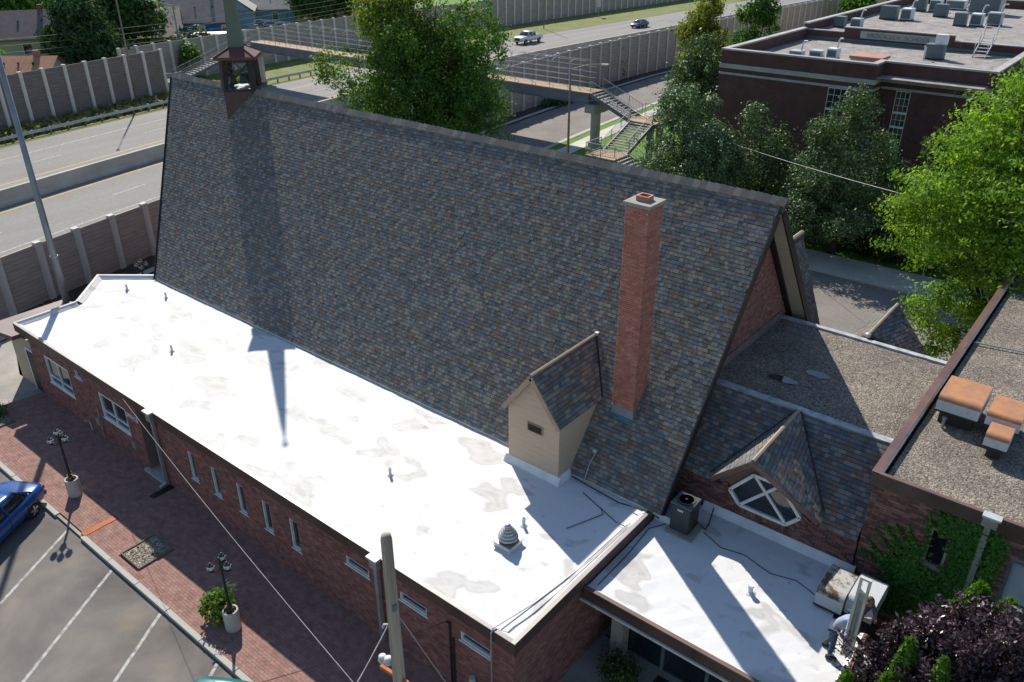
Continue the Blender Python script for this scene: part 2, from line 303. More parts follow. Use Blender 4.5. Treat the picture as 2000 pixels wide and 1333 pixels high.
class MB:
    def __init__(s): s.v = []; s.f = []
    def add(s, vs, fs):
        k = len(s.v); s.v += [tuple(p) for p in vs]; s.f += [tuple(i + k for i in f) for f in fs]; return s
    def box(s, x0, x1, y0, y1, z0, z1):
        return s.add([(x0, y0, z0), (x1, y0, z0), (x1, y1, z0), (x0, y1, z0), (x0, y0, z1), (x1, y0, z1), (x1, y1, z1), (x0, y1, z1)],
                     [(0, 3, 2, 1), (4, 5, 6, 7), (0, 1, 5, 4), (1, 2, 6, 5), (2, 3, 7, 6), (3, 0, 4, 7)])
    def obox(s, c, size, rz=0, rx=0, ry=0):
        m = Matrix.Translation(c) @ Matrix.Rotation(rz, 4, 'Z') @ Matrix.Rotation(ry, 4, 'Y') @ Matrix.Rotation(rx, 4, 'X')
        a, b, d = (q / 2 for q in size)
        vs = [m @ Vector(p) for p in ((-a, -b, -d), (a, -b, -d), (a, b, -d), (-a, b, -d), (-a, -b, d), (a, -b, d), (a, b, d), (-a, b, d))]
        return s.add(vs, [(0, 3, 2, 1), (4, 5, 6, 7), (0, 1, 5, 4), (1, 2, 6, 5), (2, 3, 7, 6), (3, 0, 4, 7)])
    def bar(s, p, q, w, h=None, up=(0, 0, 1)):
        p = Vector(p); q = Vector(q); h = h or w; d = (q - p).normalized(); u = Vector(up)
        if abs(d.dot(u)) > .98: u = Vector((0, 1, 0))
        a = d.cross(u).normalized() * (w / 2); b = a.normalized().cross(d).normalized() * (h / 2)
        vs = [p - a - b, p + a - b, p + a + b, p - a + b, q - a - b, q + a - b, q + a + b, q - a + b]
        return s.add(vs, [(0, 3, 2, 1), (4, 5, 6, 7), (0, 1, 5, 4), (1, 2, 6, 5), (2, 3, 7, 6), (3, 0, 4, 7)])
    def tube(s, path, r, seg=6, cap=True):
        path = [Vector(p) for p in path]; n = len(path); rs = r if isinstance(r, (list, tuple)) else [r] * n
        k0 = len(s.v); ref = None
        for i, p in enumerate(path):
            t = (path[min(i + 1, n - 1)] - path[max(i - 1, 0)]).normalized()
            if ref is None:
                ref = Vector((0, 0, 1)) if abs(t.z) < .9 else Vector((1, 0, 0))
            a = (ref - t * ref.dot(t)).normalized(); ref = a; b = t.cross(a)
            for j in range(seg):
                an = 2 * math.pi * j / seg; s.v.append(tuple(p + (a * math.cos(an) + b * math.sin(an)) * rs[i]))
        for i in range(n - 1):
            for j in range(seg):
                a0 = k0 + i * seg + j; a1 = k0 + i * seg + (j + 1) % seg; s.f.append((a0, a1, a1 + seg, a0 + seg))
        if cap:
            s.f.append(tuple(k0 + j for j in reversed(range(seg)))); s.f.append(tuple(k0 + (n - 1) * seg + j for j in range(seg)))
        return s
    def prism(s, poly, z0, z1):
        n = len(poly); vs = [(x, y, z0) for x, y in poly] + [(x, y, z1) for x, y in poly]
        return s.add(vs, [tuple(reversed(range(n))), tuple(range(n, 2 * n))] + [(i, (i + 1) % n, n + (i + 1) % n, n + i) for i in range(n)])
    def slab(s, pts, vec):
        n = len(pts); vec = Vector(vec); vs = [Vector(p) for p in pts] + [Vector(p) + vec for p in pts]
        return s.add(vs, [tuple(reversed(range(n))), tuple(range(n, 2 * n))] + [(i, (i + 1) % n, n + (i + 1) % n, n + i) for i in range(n)])
    def face(s, pts): return s.add(pts, [tuple(range(len(pts)))])
    def lathe(s, prof, c=(0, 0, 0), seg=16, squash=1.0):
        k0 = len(s.v); n = len(prof)
        for r, z in prof:
            for j in range(seg):
                an = 2 * math.pi * j / seg; s.v.append((c[0] + r * math.cos(an), c[1] + r * math.sin(an) * squash, c[2] + z))
        for i in range(n - 1):
            for j in range(seg):
                a0 = k0 + i * seg + j; a1 = k0 + i * seg + (j + 1) % seg; s.f.append((a0, a1, a1 + seg, a0 + seg))
        s.f.append(tuple(k0 + j for j in reversed(range(seg)))); s.f.append(tuple(k0 + (n - 1) * seg + j for j in range(seg)))
        return s
    def mesh(s, name, recalc=True):
        me = bpy.data.meshes.new(name); me.from_pydata(s.v, [], s.f)
        if recalc:
            b = bmesh.new(); b.from_mesh(me); bmesh.ops.recalc_face_normals(b, faces=b.faces[:]); b.to_mesh(me); b.free()
        return me
    def build(s, name, mat, parent=None, smooth=False, recalc=True, bevel=0):
        o = ORG.get(parent, Vector((0, 0, 0))) if parent else None
        if o is not None and o.length > 0: s.v = [(a - o.x, b - o.y, c - o.z) for a, b, c in s.v]
        me = s.mesh(name, recalc)
        if bevel:
            b = bmesh.new(); b.from_mesh(me); bmesh.ops.bevel(b, geom=b.edges[:], offset=bevel, segments=2, affect='EDGES', profile=.5); b.to_mesh(me); b.free()
        me.materials.append(MT[mat])
        if smooth: me.shade_smooth()
        ob = bpy.data.objects.new(name, me); COL.objects.link(ob)
        if parent: ob.parent = parent; ORG[ob] = o
        else: ORG[ob] = Vector((0, 0, 0))
        return ob
def struct(name, mb, mat, parent=None, kind='structure'):
    o = mb.build(name, mat, parent); o['kind'] = kind; return o
def place(me, name, parent, mtx):
    """a part that shares mesh data; mtx in world space, parent without rotation"""
    o = bpy.data.objects.new(name, me); COL.objects.link(o); o.parent = parent
    o.matrix_basis = Matrix.Translation(-ORG.get(parent, Vector())) @ mtx; ORG[o] = ORG.get(parent, Vector()); return o
def copy_tree(o, parent=None):
    c = o.copy(); COL.objects.link(c); c.parent = parent; ORG[c] = ORG.get(o, Vector())
    for ch in list(o.children): copy_tree(ch, c)
    return c

# unit pieces
def _unit(vs, fs, name, mat):
    me = bpy.data.meshes.new(name); me.from_pydata(vs, [], fs); me.shade_flat(); me.materials.append(MT[mat]); return me
BOXV = [(0, 0, 0), (1, 0, 0), (1, 1, 0), (0, 1, 0), (0.006, .012, 1), (.994, .012, 1), (.994, .988, 1), (.006, .988, 1)]
BOXF = [(4, 5, 6, 7), (0, 1, 5, 4), (1, 2, 6, 5), (2, 3, 7, 6), (3, 0, 4, 7)]
SHV = [(0, 0, 0), (1, 0, 0), (1, 1, 0), (0, 1, 0), (0, 0, 1), (1, 0, 1), (1, .985, .96), (0, .985, .96)]
UNITS = {}
def pieces(parent, name, frames, mat, n_ind=300, shape='box', min_px=7.0, plural=None):
    """frames: (origin, U, V, N) scaled axes in world space. The largest in view become parts, the rest one joined part"""
    if not frames: return
    V0 = BOXV if shape == 'box' else SHV
    key = (name, mat, shape)
    if key not in UNITS: UNITS[key] = _unit(V0, BOXF, name, mat)
    A = np.array([[f[0], f[1], f[2], f[3]] for f in frames], float)
    d = np.linalg.norm(A[:, 0] - CAM, axis=1); px = 1602 * np.linalg.norm(A[:, 1], axis=1) / d
    order = np.argsort(-px); ind = [i for i in order[:n_ind] if px[i] >= min_px]
    for i in ind:
        o, u, v, n = (Vector(q) for q in A[i])
        m = Matrix(((u.x, v.x, n.x, o.x), (u.y, v.y, n.y, o.y), (u.z, v.z, n.z, o.z), (0, 0, 0, 1)))
        place(UNITS[key], name, parent, m)
    rest = np.setdiff1d(np.arange(len(frames)), ind)
    if len(rest) == 0: return
    U = np.array(V0, float); R = A[rest]
    P = R[:, None, 0] + U[None, :, 0:1] * R[:, None, 1] + U[None, :, 1:2] * R[:, None, 2] + U[None, :, 2:3] * R[:, None, 3]
    off = np.array(ORG.get(parent, Vector()))
    P = (P - off).reshape(-1, 3); F = (np.array(BOXF)[None] + (np.arange(len(rest)) * 8)[:, None, None]).reshape(-1)
    me = bpy.data.meshes.new(plural or name + 's'); nf = len(rest) * 5
    me.vertices.add(len(P)); me.vertices.foreach_set('co', P.ravel())
    me.loops.add(nf * 4); me.loops.foreach_set('vertex_index', F)
    me.polygons.add(nf); me.polygons.foreach_set('loop_start', np.arange(0, nf * 4, 4)); me.polygons.foreach_set('loop_total', np.full(nf, 4))
    me.update(calc_edges=True); me.validate(); me.shade_flat(); me.materials.append(MT[mat])
    o = bpy.data.objects.new(plural or name + 's', me); COL.objects.link(o); o.parent = parent; o['kind'] = 'stuff'; ORG[o] = ORG.get(parent, Vector())

def brick_frames(O, U, N, Wd, H, holes=(), clip=None, l=.203, h=.0677, j=.011, dep=.014, seed=1):
    R = random.Random(seed); O = np.array(O, float); U = np.array(U, float); N = np.array(N, float); Z = np.array([0, 0, 1.0]); out = []
    for i in range(int(H / h)):
        v0 = i * h; u = -(l / 2 if i % 2 else 0)
        while u < Wd:
            a, b = max(u, 0), min(u + l - j, Wd); u += l
            if clip:
                ca, cb = clip(v0 + h / 2); a, b = max(a, ca), min(b, cb)
            segs = [(a, b)]
            for (h0, h1, g0, g1) in holes:
                if v0 + h - j > g0 and v0 < g1:
                    ns = []
                    for (p, q) in segs:
                        if q <= h0 or p >= h1: ns.append((p, q))
                        else:
                            if p < h0: ns.append((p, h0))
                            if q > h1: ns.append((h1, q))
                    segs = ns
            for (p, q) in segs:
                if q - p > .035: out.append((O + U * p + Z * v0, U * (q - p), Z * (h - j), N * (dep + R.uniform(-.003, .003))))
    return out

def shingle_frames(poly, exposure=.14, wmin=.12, wmax=.22, seed=3, lift=.004):
    """tile a convex planar polygon (first edge = eave) with tabs, leaving course gaps that show the dark base as shadow lines"""
    R = random.Random(seed); P = [np.array(p, float) for p in poly]
    u = P[1] - P[0]; u /= np.linalg.norm(u)
    n = None
    for k in range(2, len(P)):
        c = np.cross(P[1] - P[0], P[k] - P[0])
        if np.linalg.norm(c) > 1e-6: n = c / np.linalg.norm(c); break
    if n[2] < 0: n = -n; 
    v = np.cross(n, u)
    if v[2] < 0: v = -v
    if np.dot(np.cross(u, v), n) < 0: u = -u
    uv = [(np.dot(p - P[0], u), np.dot(p - P[0], v)) for p in P]
    vmax = max(q[1] for q in uv); out = []; row = 0; t = -.02
    while t < vmax - .03:
        tm = min(max(t + exposure * .5, .005), vmax - .005); xs = []
        for k in range(len(uv)):
            (a, b), (c, d) = uv[k], uv[(k + 1) % len(uv)]
            if (b - tm) * (d - tm) <= 0 and b != d: xs.append(a + (c - a) * (tm - b) / (d - b))
        if len(xs) >= 2:
            x0, x1 = min(xs), max(xs); x = x0 - R.uniform(0, .2)
            while x < x1:
                w = R.uniform(wmin, wmax); a, b = max(x, x0), min(x + w - .006, x1); x += w
                if b - a < .03: continue
                th = R.choice((.008, .013)) + R.uniform(-.002, .002); ex = exposure - .015; dv = R.uniform(-.003, .003)  # gap bares the dark base as a painted shadow line between courses
                if t + ex > vmax: ex = max(vmax - t, .04)
                out.append((P[0] + u * a + v * (t + dv) + n * lift, u * (b - a), v * ex, n * th))
        t += exposure; row += 1
    return out

def text_part(name, body, size, mat, parent, mtx, ext=.01, align='LEFT', space=1.0):
    cu = bpy.data.curves.new(name, 'FONT'); cu.body = body; cu.size = size; cu.extrude = ext; cu.align_x = align; cu.space_character = space
    t = bpy.data.objects.new(name, cu); COL.objects.link(t)
    dg = bpy.context.evaluated_depsgraph_get(); me = bpy.data.meshes.new_from_object(t.evaluated_get(dg)); me.name = name
    bpy.data.objects.remove(t); me.materials.clear(); me.materials.append(MT[mat])
    return place(me, name, parent, mtx)

def window(parent, x0, x1, z0, z1, Y, n=-1, bars=(), hbars=(), fw=.06, mat='white', dep=.09, axis='y', sill=True, recess=.05):
    """framed window in a wall facing -Y (n=-1), +Y (n=1) at plane Y; axis 'x' for walls facing +-X"""
    def bx(m, a0, a1, b0, b1, c0, c1):
        b0, b1 = min(b0, b1), max(b0, b1)
        return m.box(a0, a1, b0, b1, c0, c1) if axis == 'y' else m.box(b0, b1, a0, a1, c0, c1)
    m = MB(); yo = Y + n * .03; yi = Y - n * dep
    bx(m, x0, x1, yo, yi, z0, z0 + fw); bx(m, x0, x1, yo, yi, z1 - fw, z1)
    bx(m, x0, x0 + fw, yo - n * .002, yi, z0 + fw, z1 - fw); bx(m, x1 - fw, x1, yo - n * .002, yi, z0 + fw, z1 - fw)
    for b in bars: bx(m, b - fw * .4, b + fw * .4, yo - n * .02, yi, z0 + fw, z1 - fw)
    for b in hbars: bx(m, x0 + fw, x1 - fw, yo - n * .024, yi, b - fw * .4, b + fw * .4)
    f = m.build('window', mat, parent)
    g = MB(); bx(g, x0 + fw * .5, x1 - fw * .5, Y - n * recess, Y - n * (recess + .02), z0 + fw * .5, z1 - fw * .5); g.build('pane', 'glass', f)
    if sill:
        s = MB(); bx(s, x0 - .05, x1 + .05, Y + n * .07, Y - n * .03, z0 - .05, z0 - .002); s.build('sill', mat, f)
    return f

# ---------------------------------------------------------------- foliage
def leaves(name, mat, parent, pts, nrm, size, seed=1, aspect=1.5, jit=.9, kind=None):
    """one leaf-shaped quad at every point"""
    r = np.random.default_rng(seed); n = len(pts); pts = np.asarray(pts, float)
    nn = np.asarray(nrm, float) + r.normal(0, jit, (n, 3)); nn /= np.linalg.norm(nn, axis=1)[:, None] + 1e-9
    a = np.cross(nn, r.normal(0, 1, (n, 3))); a /= np.linalg.norm(a, axis=1)[:, None] + 1e-9; b = np.cross(nn, a)
    s = size * r.uniform(.6, 1.35, n)[:, None]; L = s * aspect * .5; Wd = s * .5
    P = np.stack([pts - a * L, pts + b * Wd - a * L * .1, pts + a * L, pts - b * Wd - a * L * .1], 1)
    P = P - np.array(ORG.get(parent, Vector()))
    me = bpy.data.meshes.new(name); me.vertices.add(n * 4); me.vertices.foreach_set('co', P.ravel())
    me.loops.add(n * 4); me.loops.foreach_set('vertex_index', np.arange(n * 4)); me.polygons.add(n)
    me.polygons.foreach_set('loop_start', np.arange(0, n * 4, 4)); me.polygons.foreach_set('loop_total', np.full(n, 4))
    me.update(calc_edges=True); me.materials.append(MT[mat])
    o = bpy.data.objects.new(name, me); COL.objects.link(o)
    if parent: o.parent = parent
    ORG[o] = ORG.get(parent, Vector())
    if kind: o['kind'] = kind
    return o

def crown_pts(lobes, n, clump=.55, per=26, seed=1, inner=.5, flat=1.0):
    r = np.random.default_rng(seed); lobes = np.array(lobes, float)
    vol = lobes[:, 3] * lobes[:, 4] * lobes[:, 5]; vol = vol ** .75; nc = max(8, n // per)
    li = r.choice(len(lobes), nc, p=vol / vol.sum()); d = r.normal(0, 1, (nc, 3)); d /= np.linalg.norm(d, axis=1)[:, None]
    rad = inner + (1 - inner) * r.uniform(0, 1, nc) ** .55; rad *= r.uniform(.86, 1.10, nc)
    cc = lobes[li, :3] + d * lobes[li, 3:6] * rad[:, None]
    ci = r.integers(0, nc, n); sg = clump * r.uniform(.55, 1.3, nc)[ci][:, None]
    off = r.normal(0, 1, (n, 3)) * sg * np.array([1, 1, flat]); p = cc[ci] + off
    out = d[ci] + .5 * off / (sg + 1e-6) + np.array([0, 0, .35])
    return p, out

def tree(name, label, x, y, lobes, mat, n, leaf, trunk_h, trunk_r, seed=1, cat='tree', group=None, clump=.55, per=26, inner=.5, flat=1.0, limbs=7, aspect=1.5, mat2=None, frac2=.15, zb=0, lumps=None):
    """lobes: (dx, dy, z, rx, ry, rz) relative to the tree's foot"""
    R = random.Random(seed); t = thing(name, label, cat, (x, y, zb), 0, group)
    ctr = Vector((sum(l[0] for l in lobes) / len(lobes), sum(l[1] for l in lobes) / len(lobes), sum(l[2] for l in lobes) / len(lobes)))
    m = MB(); lx = R.uniform(-.2, .2)
    m.tube([(x, y, zb - .2), (x + lx * .4, y, zb + trunk_h * .4), (x + lx, y + lx * .5, zb + trunk_h), (x + ctr.x * .8, y + ctr.y * .8, zb + ctr.z + .5)], [trunk_r * 1.25, trunk_r, trunk_r * .75, trunk_r * .2], 8)
    for k in range(limbs):
        l = lobes[k % len(lobes)]; an = R.uniform(0, 6.28); h0 = trunk_h * R.uniform(.75, 1.25)
        e = Vector((x + l[0] + math.cos(an) * l[3] * .6, y + l[1] + math.sin(an) * l[4] * .6, zb + l[2] + R.uniform(-.3, .5) * l[5]))
        s = Vector((x + lx * .8, y + lx * .3, zb + h0)); mid = s.lerp(e, .5) + Vector((0, 0, .3))
        m.tube([s, mid, e], [trunk_r * .42, trunk_r * .26, trunk_r * .07], 5)
    m.build('trunk', 'bark', t, smooth=True)
    if lumps:                                            # boughs: many small leafy lobes over a darker inner core
        g = np.random.default_rng(seed + 400); LA = np.array(lobes, float); w_ = LA[:, 3] * LA[:, 5]; li = g.choice(len(LA), lumps[0], p=w_ / w_.sum())
        d = g.normal(0, 1, (lumps[0], 3)); d[:, 2] += .15; d /= np.linalg.norm(d, axis=1)[:, None]; rr = lumps[1] * g.uniform(.65, 1.25, lumps[0])
        cc = LA[li, :3] + d * (LA[li, 3:6] - rr[:, None] * .55); small = np.column_stack([cc, rr, rr, rr * .85])
        p1, o1 = crown_pts(small, int(n * .78), clump, per, seed, .72, flat); LC = LA.copy(); LC[:, 3:6] *= .72
        p2, o2 = crown_pts(LC, n - int(n * .78), clump, per, seed + 1, .2, flat); p = np.concatenate([p1, p2]); o = np.concatenate([o1, o2])
    else: p, o = crown_pts(lobes, n, clump, per, seed, inner, flat)
    p = p + np.array([x, y, zb])
    p[:, 2] = np.maximum(p[:, 2], zb + .12)
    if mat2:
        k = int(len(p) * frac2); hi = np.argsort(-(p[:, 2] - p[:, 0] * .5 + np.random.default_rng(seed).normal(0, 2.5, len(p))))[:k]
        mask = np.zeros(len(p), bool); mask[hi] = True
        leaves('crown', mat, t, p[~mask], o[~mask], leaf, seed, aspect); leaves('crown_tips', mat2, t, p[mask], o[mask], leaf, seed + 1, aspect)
    else: leaves('crown', mat, t, p, o, leaf, seed, aspect)
    return t

def shrub(name, label, x, y, z0, rx, ry, h, mat, n, leaf, seed=1, cat='shrub', group=None, mat2=None, n2=0, clump=.16):
    t = thing(name, label, cat, (x, y, z0), 0, group); R = random.Random(seed); m = MB()
    for k in range(5):
        an = R.uniform(0, 6.28); m.tube([(x, y, z0 - .05), (x + math.cos(an) * rx * .3, y + math.sin(an) * ry * .3, z0 + h * .5), (x + math.cos(an) * rx * .7, y + math.sin(an) * ry * .7, z0 + h * .8)], [.03, .02, .008], 5)
    m.build('stems', 'bark', t)
    lob = [(x, y, z0 + h * .5, rx, ry, h * .5)]
    p, o = crown_pts(lob, n, clump, 18, seed, .3); p[:, 2] = np.maximum(p[:, 2], z0 + .03); leaves('foliage', mat, t, p, o, leaf, seed)
    if mat2: p, o = crown_pts(lob, n2, clump * .5, 6, seed + 5, .9); leaves('flowers', mat2, t, p, o, leaf * .8, seed + 2, 1.0)
    return t

# ---------------------------------------------------------------- the ground, streets and freeway
def fx(y):
    """sideways bend of the freeway along Y"""
    if y <= 100: return -.29 * y + .00132 * y * y
    return -.29 * 100 + .00132 * 10000 + .03 * (y - 100)
def strip(b0, b1, y0, y1, z, step=6.0):
    m = MB(); n = int((y1 - y0) / step) + 1; ys = [y0 + (y1 - y0) * i / n for i in range(n + 1)]
    for y in ys: m.v += [(b0 + fx(y), y, z), (b1 + fx(y), y, z)]
    for i in range(n): m.f.append((2 * i, 2 * i + 1, 2 * i + 3, 2 * i + 2))
    return m
def sheet(poly, z): return MB().face([(x, y, z) for x, y in poly])
struct('ground', MB().add([(-900, -250, -.30), (400, -250, -.30), (400, 1000, -.30), (-900, 1000, -.30)], [(0, 1, 2, 3)]), 'terrain')
struct('parking_lot', sheet([(-60, -12), (6, -12), (6, 8.0), (-60, 8.0)], -.13), 'asphalt')
for k, xs in enumerate((-30.45, -27.28, -24.06, -20.95, -17.79, -14.6)):
    a = Vector((xs, 7.88)); d = Vector((.52, -.854)); p = Vector((.854, .52)) * .055
    q = a + d * 5.2
    o = MB().face([(a.x - p.x, a.y - p.y, -.126), (a.x + p.x, a.y + p.y, -.126), (q.x + p.x, q.y + p.y, -.126), (q.x - p.x, q.y - p.y, -.126)]).build('parking_stripe', 'paint_white'); o['kind'] = 'structure'
# kerb of separate stones with a gap at the drain outlet
kerb = MB().box(-60, 6, 8.004, 8.118, -.28, -.05).build('kerb', 'concrete'); kerb['kind'] = 'structure'
x = -58.0; R = random.Random(4); kf = []
while x < 4:
    L = R.uniform(1.75, 1.95)
    if not (-27.9 < x + L / 2 < -26.9): kf.append(((x, 7.95, -.28), (L - .012, 0, 0), (0, .185, 0), (0, 0, .28 + R.uniform(-.008, .008))))
    x += L
pieces(kerb, 'kerb_stone', kf, 'concrete_lt', 60, min_px=5)
# brick pavement of single pavers
pv = struct('pavement', MB().add([(-38.0, 8.13, -.035), (-9.6, 8.13, -.035), (-9.6, 11.68, -.035), (-38.0, 11.68, -.035)], [(0, 1, 2, 3)]), 'paver_base')
pf = []; R = random.Random(9); row = 0; y = 8.14
beds = [(-24.42, -23.18, 8.42, 9.72), (-26.60, -26.28, 8.05, 9.30), (-26.66, -26.34, 10.80, 11.70)]
while y < 11.66:
    x = -37.6 - (.1 if row % 2 else 0)
    while x < -9.7:
        segs = [(x, x + .197)]
        for b in beds:
            if b[2] - .05 < y + .048 < b[3] + .05: segs = [s_ for p_, q_ in segs for s_ in ((p_, min(q_, b[0] - .005)), (max(p_, b[1] + .005), q_)) if s_[1] - s_[0] > .02]
        for p_, q_ in segs: pf.append(((p_, y, -.05 + R.uniform(-.002, .002)), (q_ - p_, 0, 0), (0, .0965, 0), (0, 0, .05)))
        x += .2
    y += .1; row += 1
pieces(pv, 'paver', pf, 'paver', 300, min_px=5)
struct('concrete_pad', MB().prism([(-48, 5.4), (-40.5, 8.6), (-37.85, 9.85), (-37.62, 11.72), (-40.2, 11.75), (-48, 14.5)], -.2, .012), 'concrete')
struct('side_drive', sheet([(-52, 8.0), (-38.0, 8.0), (-38.0, 12.0), (-40, 19.5), (-52, 24)], -.02), 'street')
struct('courtyard', sheet([(-9.6, 8.13), (6, 8.13), (6, 21), (-9.6, 21)], -.012), 'concrete')
struct('front_yard', sheet([(-46, 24), (-38.5, 16), (-30, 32), (-42, 44)], -.01), 'soil')
# streets round the church
struct('cross_street', sheet([(-50, 33.2), (60, 32.0), (60, 48.8), (-50, 48.5)], -.012), 'street')
struct('far_pavement', MB().prism([(-42, 48.45), (60, 48.9), (60, 52.2), (-42, 51.5)], -.2, .11), 'sidewalk')
struct('near_pavement', MB().prism([(-36, 31.4), (60, 31.4), (60, 33.4), (-36, 33.6)], -.2, .06), 'sidewalk')
struct('school_lawn', sheet([(-41.2, 51.6), (60, 52), (60, 200), (-45.5, 200), (-45.0, 75)], -.004), 'grass')
struct('frontage_road', strip(-40.9, -33.0, -30, 260, -.02), 'street')
struct('frontage_pavement', strip(-31.6, -29.9, 50, 200, .03), 'sidewalk')
struct('frontage_verge', strip(-32.5, -31.6, 50, 200, .02), 'grass')
fk = strip(-33.0, -32.5, 50, 200, .06); struct('frontage_kerb', fk, 'concrete_lt')
struct('wall_bed', strip(-43.4, -41.5, -30, 260, .01), 'soil')
struct('wall_kerb', strip(-41.5, -40.9, -30, 260, .10), 'concrete_lt')
struct('freeway', strip(-78.2, -44.0, -30, 420, -.004), 'freeway')
for name, b0, b1, mat in (('lane_line', -52.95, -52.78, 'paint_white'), ('lane_line', -60.5, -60.32, 'paint_yellow'), ('lane_line', -67.0, -66.8, 'paint_yellow'), ('lane_line', -74.4, -74.2, 'paint_white')):
    struct(name, strip(b0, b1, -30, 420, .002), mat)
y = -20.0
while y < 240:
    for b in (-56.5, -71.0):
        struct('lane_dash', strip(b - .08, b + .08, y, y + 3.1, .002, 1.6), 'paint_white')
    y += 12.2
struct('freeway_verge', strip(-92.5, -78.2, -30, 420, .02), 'grassdry')
struct('neighbourhood', MB().add([(-420, -120, -.05), (-92.5 + fx(-30) - 2, -120, -.05), (-106, 60, -.05), (-108.6, 150, -.05), (-108, 420, -.05), (-420, 420, -.05)], [(0, 1, 2, 3, 4, 5)]), 'grass')

# tall verge weeds as one mass
r = np.random.default_rng(5); n = 7000; yy = r.uniform(18, 64, n); bb = -79.6 - np.abs(r.normal(0, 1.6, n)) - (r.uniform(0, 1, n) < .25) * 2
P = np.stack([bb + np.array([fx(v) for v in yy]), yy, .12 + np.abs(r.normal(0, .22, n))], 1)
o = leaves('verge_weeds', 'leaf_dry', None, P, np.tile([.4, -.6, .4], (n, 1)), .30, 6, 2.2); tag(o, kind='stuff')

# ---------------------------------------------------------------- noise walls, barrier, guardrail
post_u = {}; 
def noise_wall(label, base, y0, y1, hfun, pmat, step=2.44, pw=.34, group=None):
    t = thing('noise_wall', label, 'wall', (base + fx(y0), y0, 0), 0, group)
    if 'p' not in post_u:
        m = MB().box(-.17, .17, -.19, .19, -.4, 1); me = m.mesh('post'); me.materials.append(MT['postc']); post_u['p'] = me
    if pmat not in post_u:
        m = MB().box(-.06, .06, 0, 1, -.05, 1); me = m.mesh('panel'); me.materials.append(MT[pmat]); post_u[pmat] = me
    n = int((y1 - y0) / step)
    for i in range(n + 1):
        y = y0 + i * step; x = base + fx(y); h = hfun(y); x2 = base + fx(y + step); an = math.atan2(-(x2 - x), step)
        place(post_u['p'], 'post', t, Matrix.Translation((x, y, 0)) @ Matrix.Rotation(an, 4, 'Z') @ Matrix.Diagonal((1, 1, h + .12, 1)))
        if i < n:
            L = math.hypot(x2 - x, step); hh = hfun(y + step / 2)
            place(post_u[pmat], 'panel', t, Matrix.Translation((x, y, 0)) @ Matrix.Rotation(an, 4, 'Z') @ Matrix.Diagonal((1, L, hh, 1)))
    return t
noise_wall('brown timber noise wall with concrete posts between the church and the freeway', -43.35, 2.2, 190, lambda y: 3.35 + 1.75 * min(1, max(0, (y - 26) / 35)), 'wallboard')
noise_wall('dark noise wall with pale posts across the freeway, left of the footbridge stairs', -84.0, 8.6, 53.5, lambda y: 5.25, 'wallboard_dk')
noise_wall('long grey noise wall behind the footbridge and the grassy freeway verge', -91.0, 51.0, 330, lambda y: 4.9, 'wallboard_lt')
t = thing('median_barrier', 'smooth grey concrete barrier between the two freeway directions', 'barrier', (-61.9 + fx(20), 20, 0))
m = MB(); n = 46; prof = [(.0, 0), (.0, .2), (.17, .42), (.22, 1.2), (.55, 1.2), (.6, .42), (.77, .2), (.77, 0)]
for i in range(n + 1):
    y = -30 + 6.4 * i
    m.v += [(-61.45 + fx(y) - a, y, z) for a, z in prof]
for i in range(n):
    for j in range(len(prof) - 1):
        a = i * 8 + j; m.f.append((a, a + 1, a + 9, a + 8))
m.build('barrier_body', 'concrete_lt', t)
t = thing('guardrail', 'steel guardrail on posts along the far freeway verge', 'guardrail', (-79.2 + fx(20), 20, 0))
m = MB()
for k in range(40):
    y = -2 + 1.95 * k; m.box(-79.35 + fx(y), -79.2 + fx(y), y, y + .14, 0, .72)
m.build('guard_posts', 'polerust', t)['kind'] = 'stuff'
m = MB()
pr = [(0, .40), (.05, .46), (0, .54), (.05, .62), (0, .70)]; n = 26
for i in range(n + 1):
    y = -4 + 3.1 * i; m.v += [(-79.14 + fx(y) + a, y, z) for a, z in pr]
for i in range(n):
    for j in range(4): a = i * 5 + j; m.f.append((a, a + 1, a + 6, a + 5))
m.build('rail', 'galvlt', t)

# ---------------------------------------------------------------- church: the steep main roof
SL = 1.285; EY, EZ = 18.38, 3.42; RY, RZ = 24.92, 3.42 + 1.285 * (24.92 - 18.38)
XR, XRR, XLR, XLE = -8.96, -9.10, -44.45, -38.05
church = thing('church', 'steep shingled church with bell tower, tall brick chimney and tan dormer', 'church', (-25, 24.4, 0))
nrm = Vector((0, -SL, 1)).normalized()
near = [(XLE, EY, EZ), (XR, EY, EZ), (XRR, RY, RZ), (XLR, RY, RZ)]
farp = [(XLE, 2 * RY - EY, EZ), (XR, 2 * RY - EY, EZ), (XRR, RY, RZ), (XLR, RY, RZ)]
roof = MB().slab(near, -nrm * .22).build('roof', 'shingle_base', church)
pieces(roof, 'shingle', shingle_frames(near, .138, .13, .21, 3), 'shingle', 300, 'shingle', min_px=6)
MB().slab(farp, -Vector((0, SL, 1)).normalized() * .22).build('far_roof', 'shingle_far', church)
# ridge caps
cv = [(0, -.17, -.19), (1, -.17, -.19), (1, 0, 0.02), (0, 0, 0.02), (1, .17, -.19), (0, .17, -.19), (0, -.18, -.225), (1, -.18, -.225)]
capm = _unit(cv, [(0, 1, 2, 3), (3, 2, 4, 5), (0, 6, 7, 1)], 'ridge_cap', 'ridgecap')
x = XLR; R = random.Random(2)
while x < XRR - .1:
    if not (-39.1 < x < -36.9):
        place(capm, 'ridge_cap', roof, Matrix.Translation((x, RY, RZ + .065 + R.uniform(0, .02))) @ Matrix.Rotation(R.uniform(.09, .14), 4, 'Y') @ Matrix.Diagonal((.27, 1, 1, 1)))
    x += .25
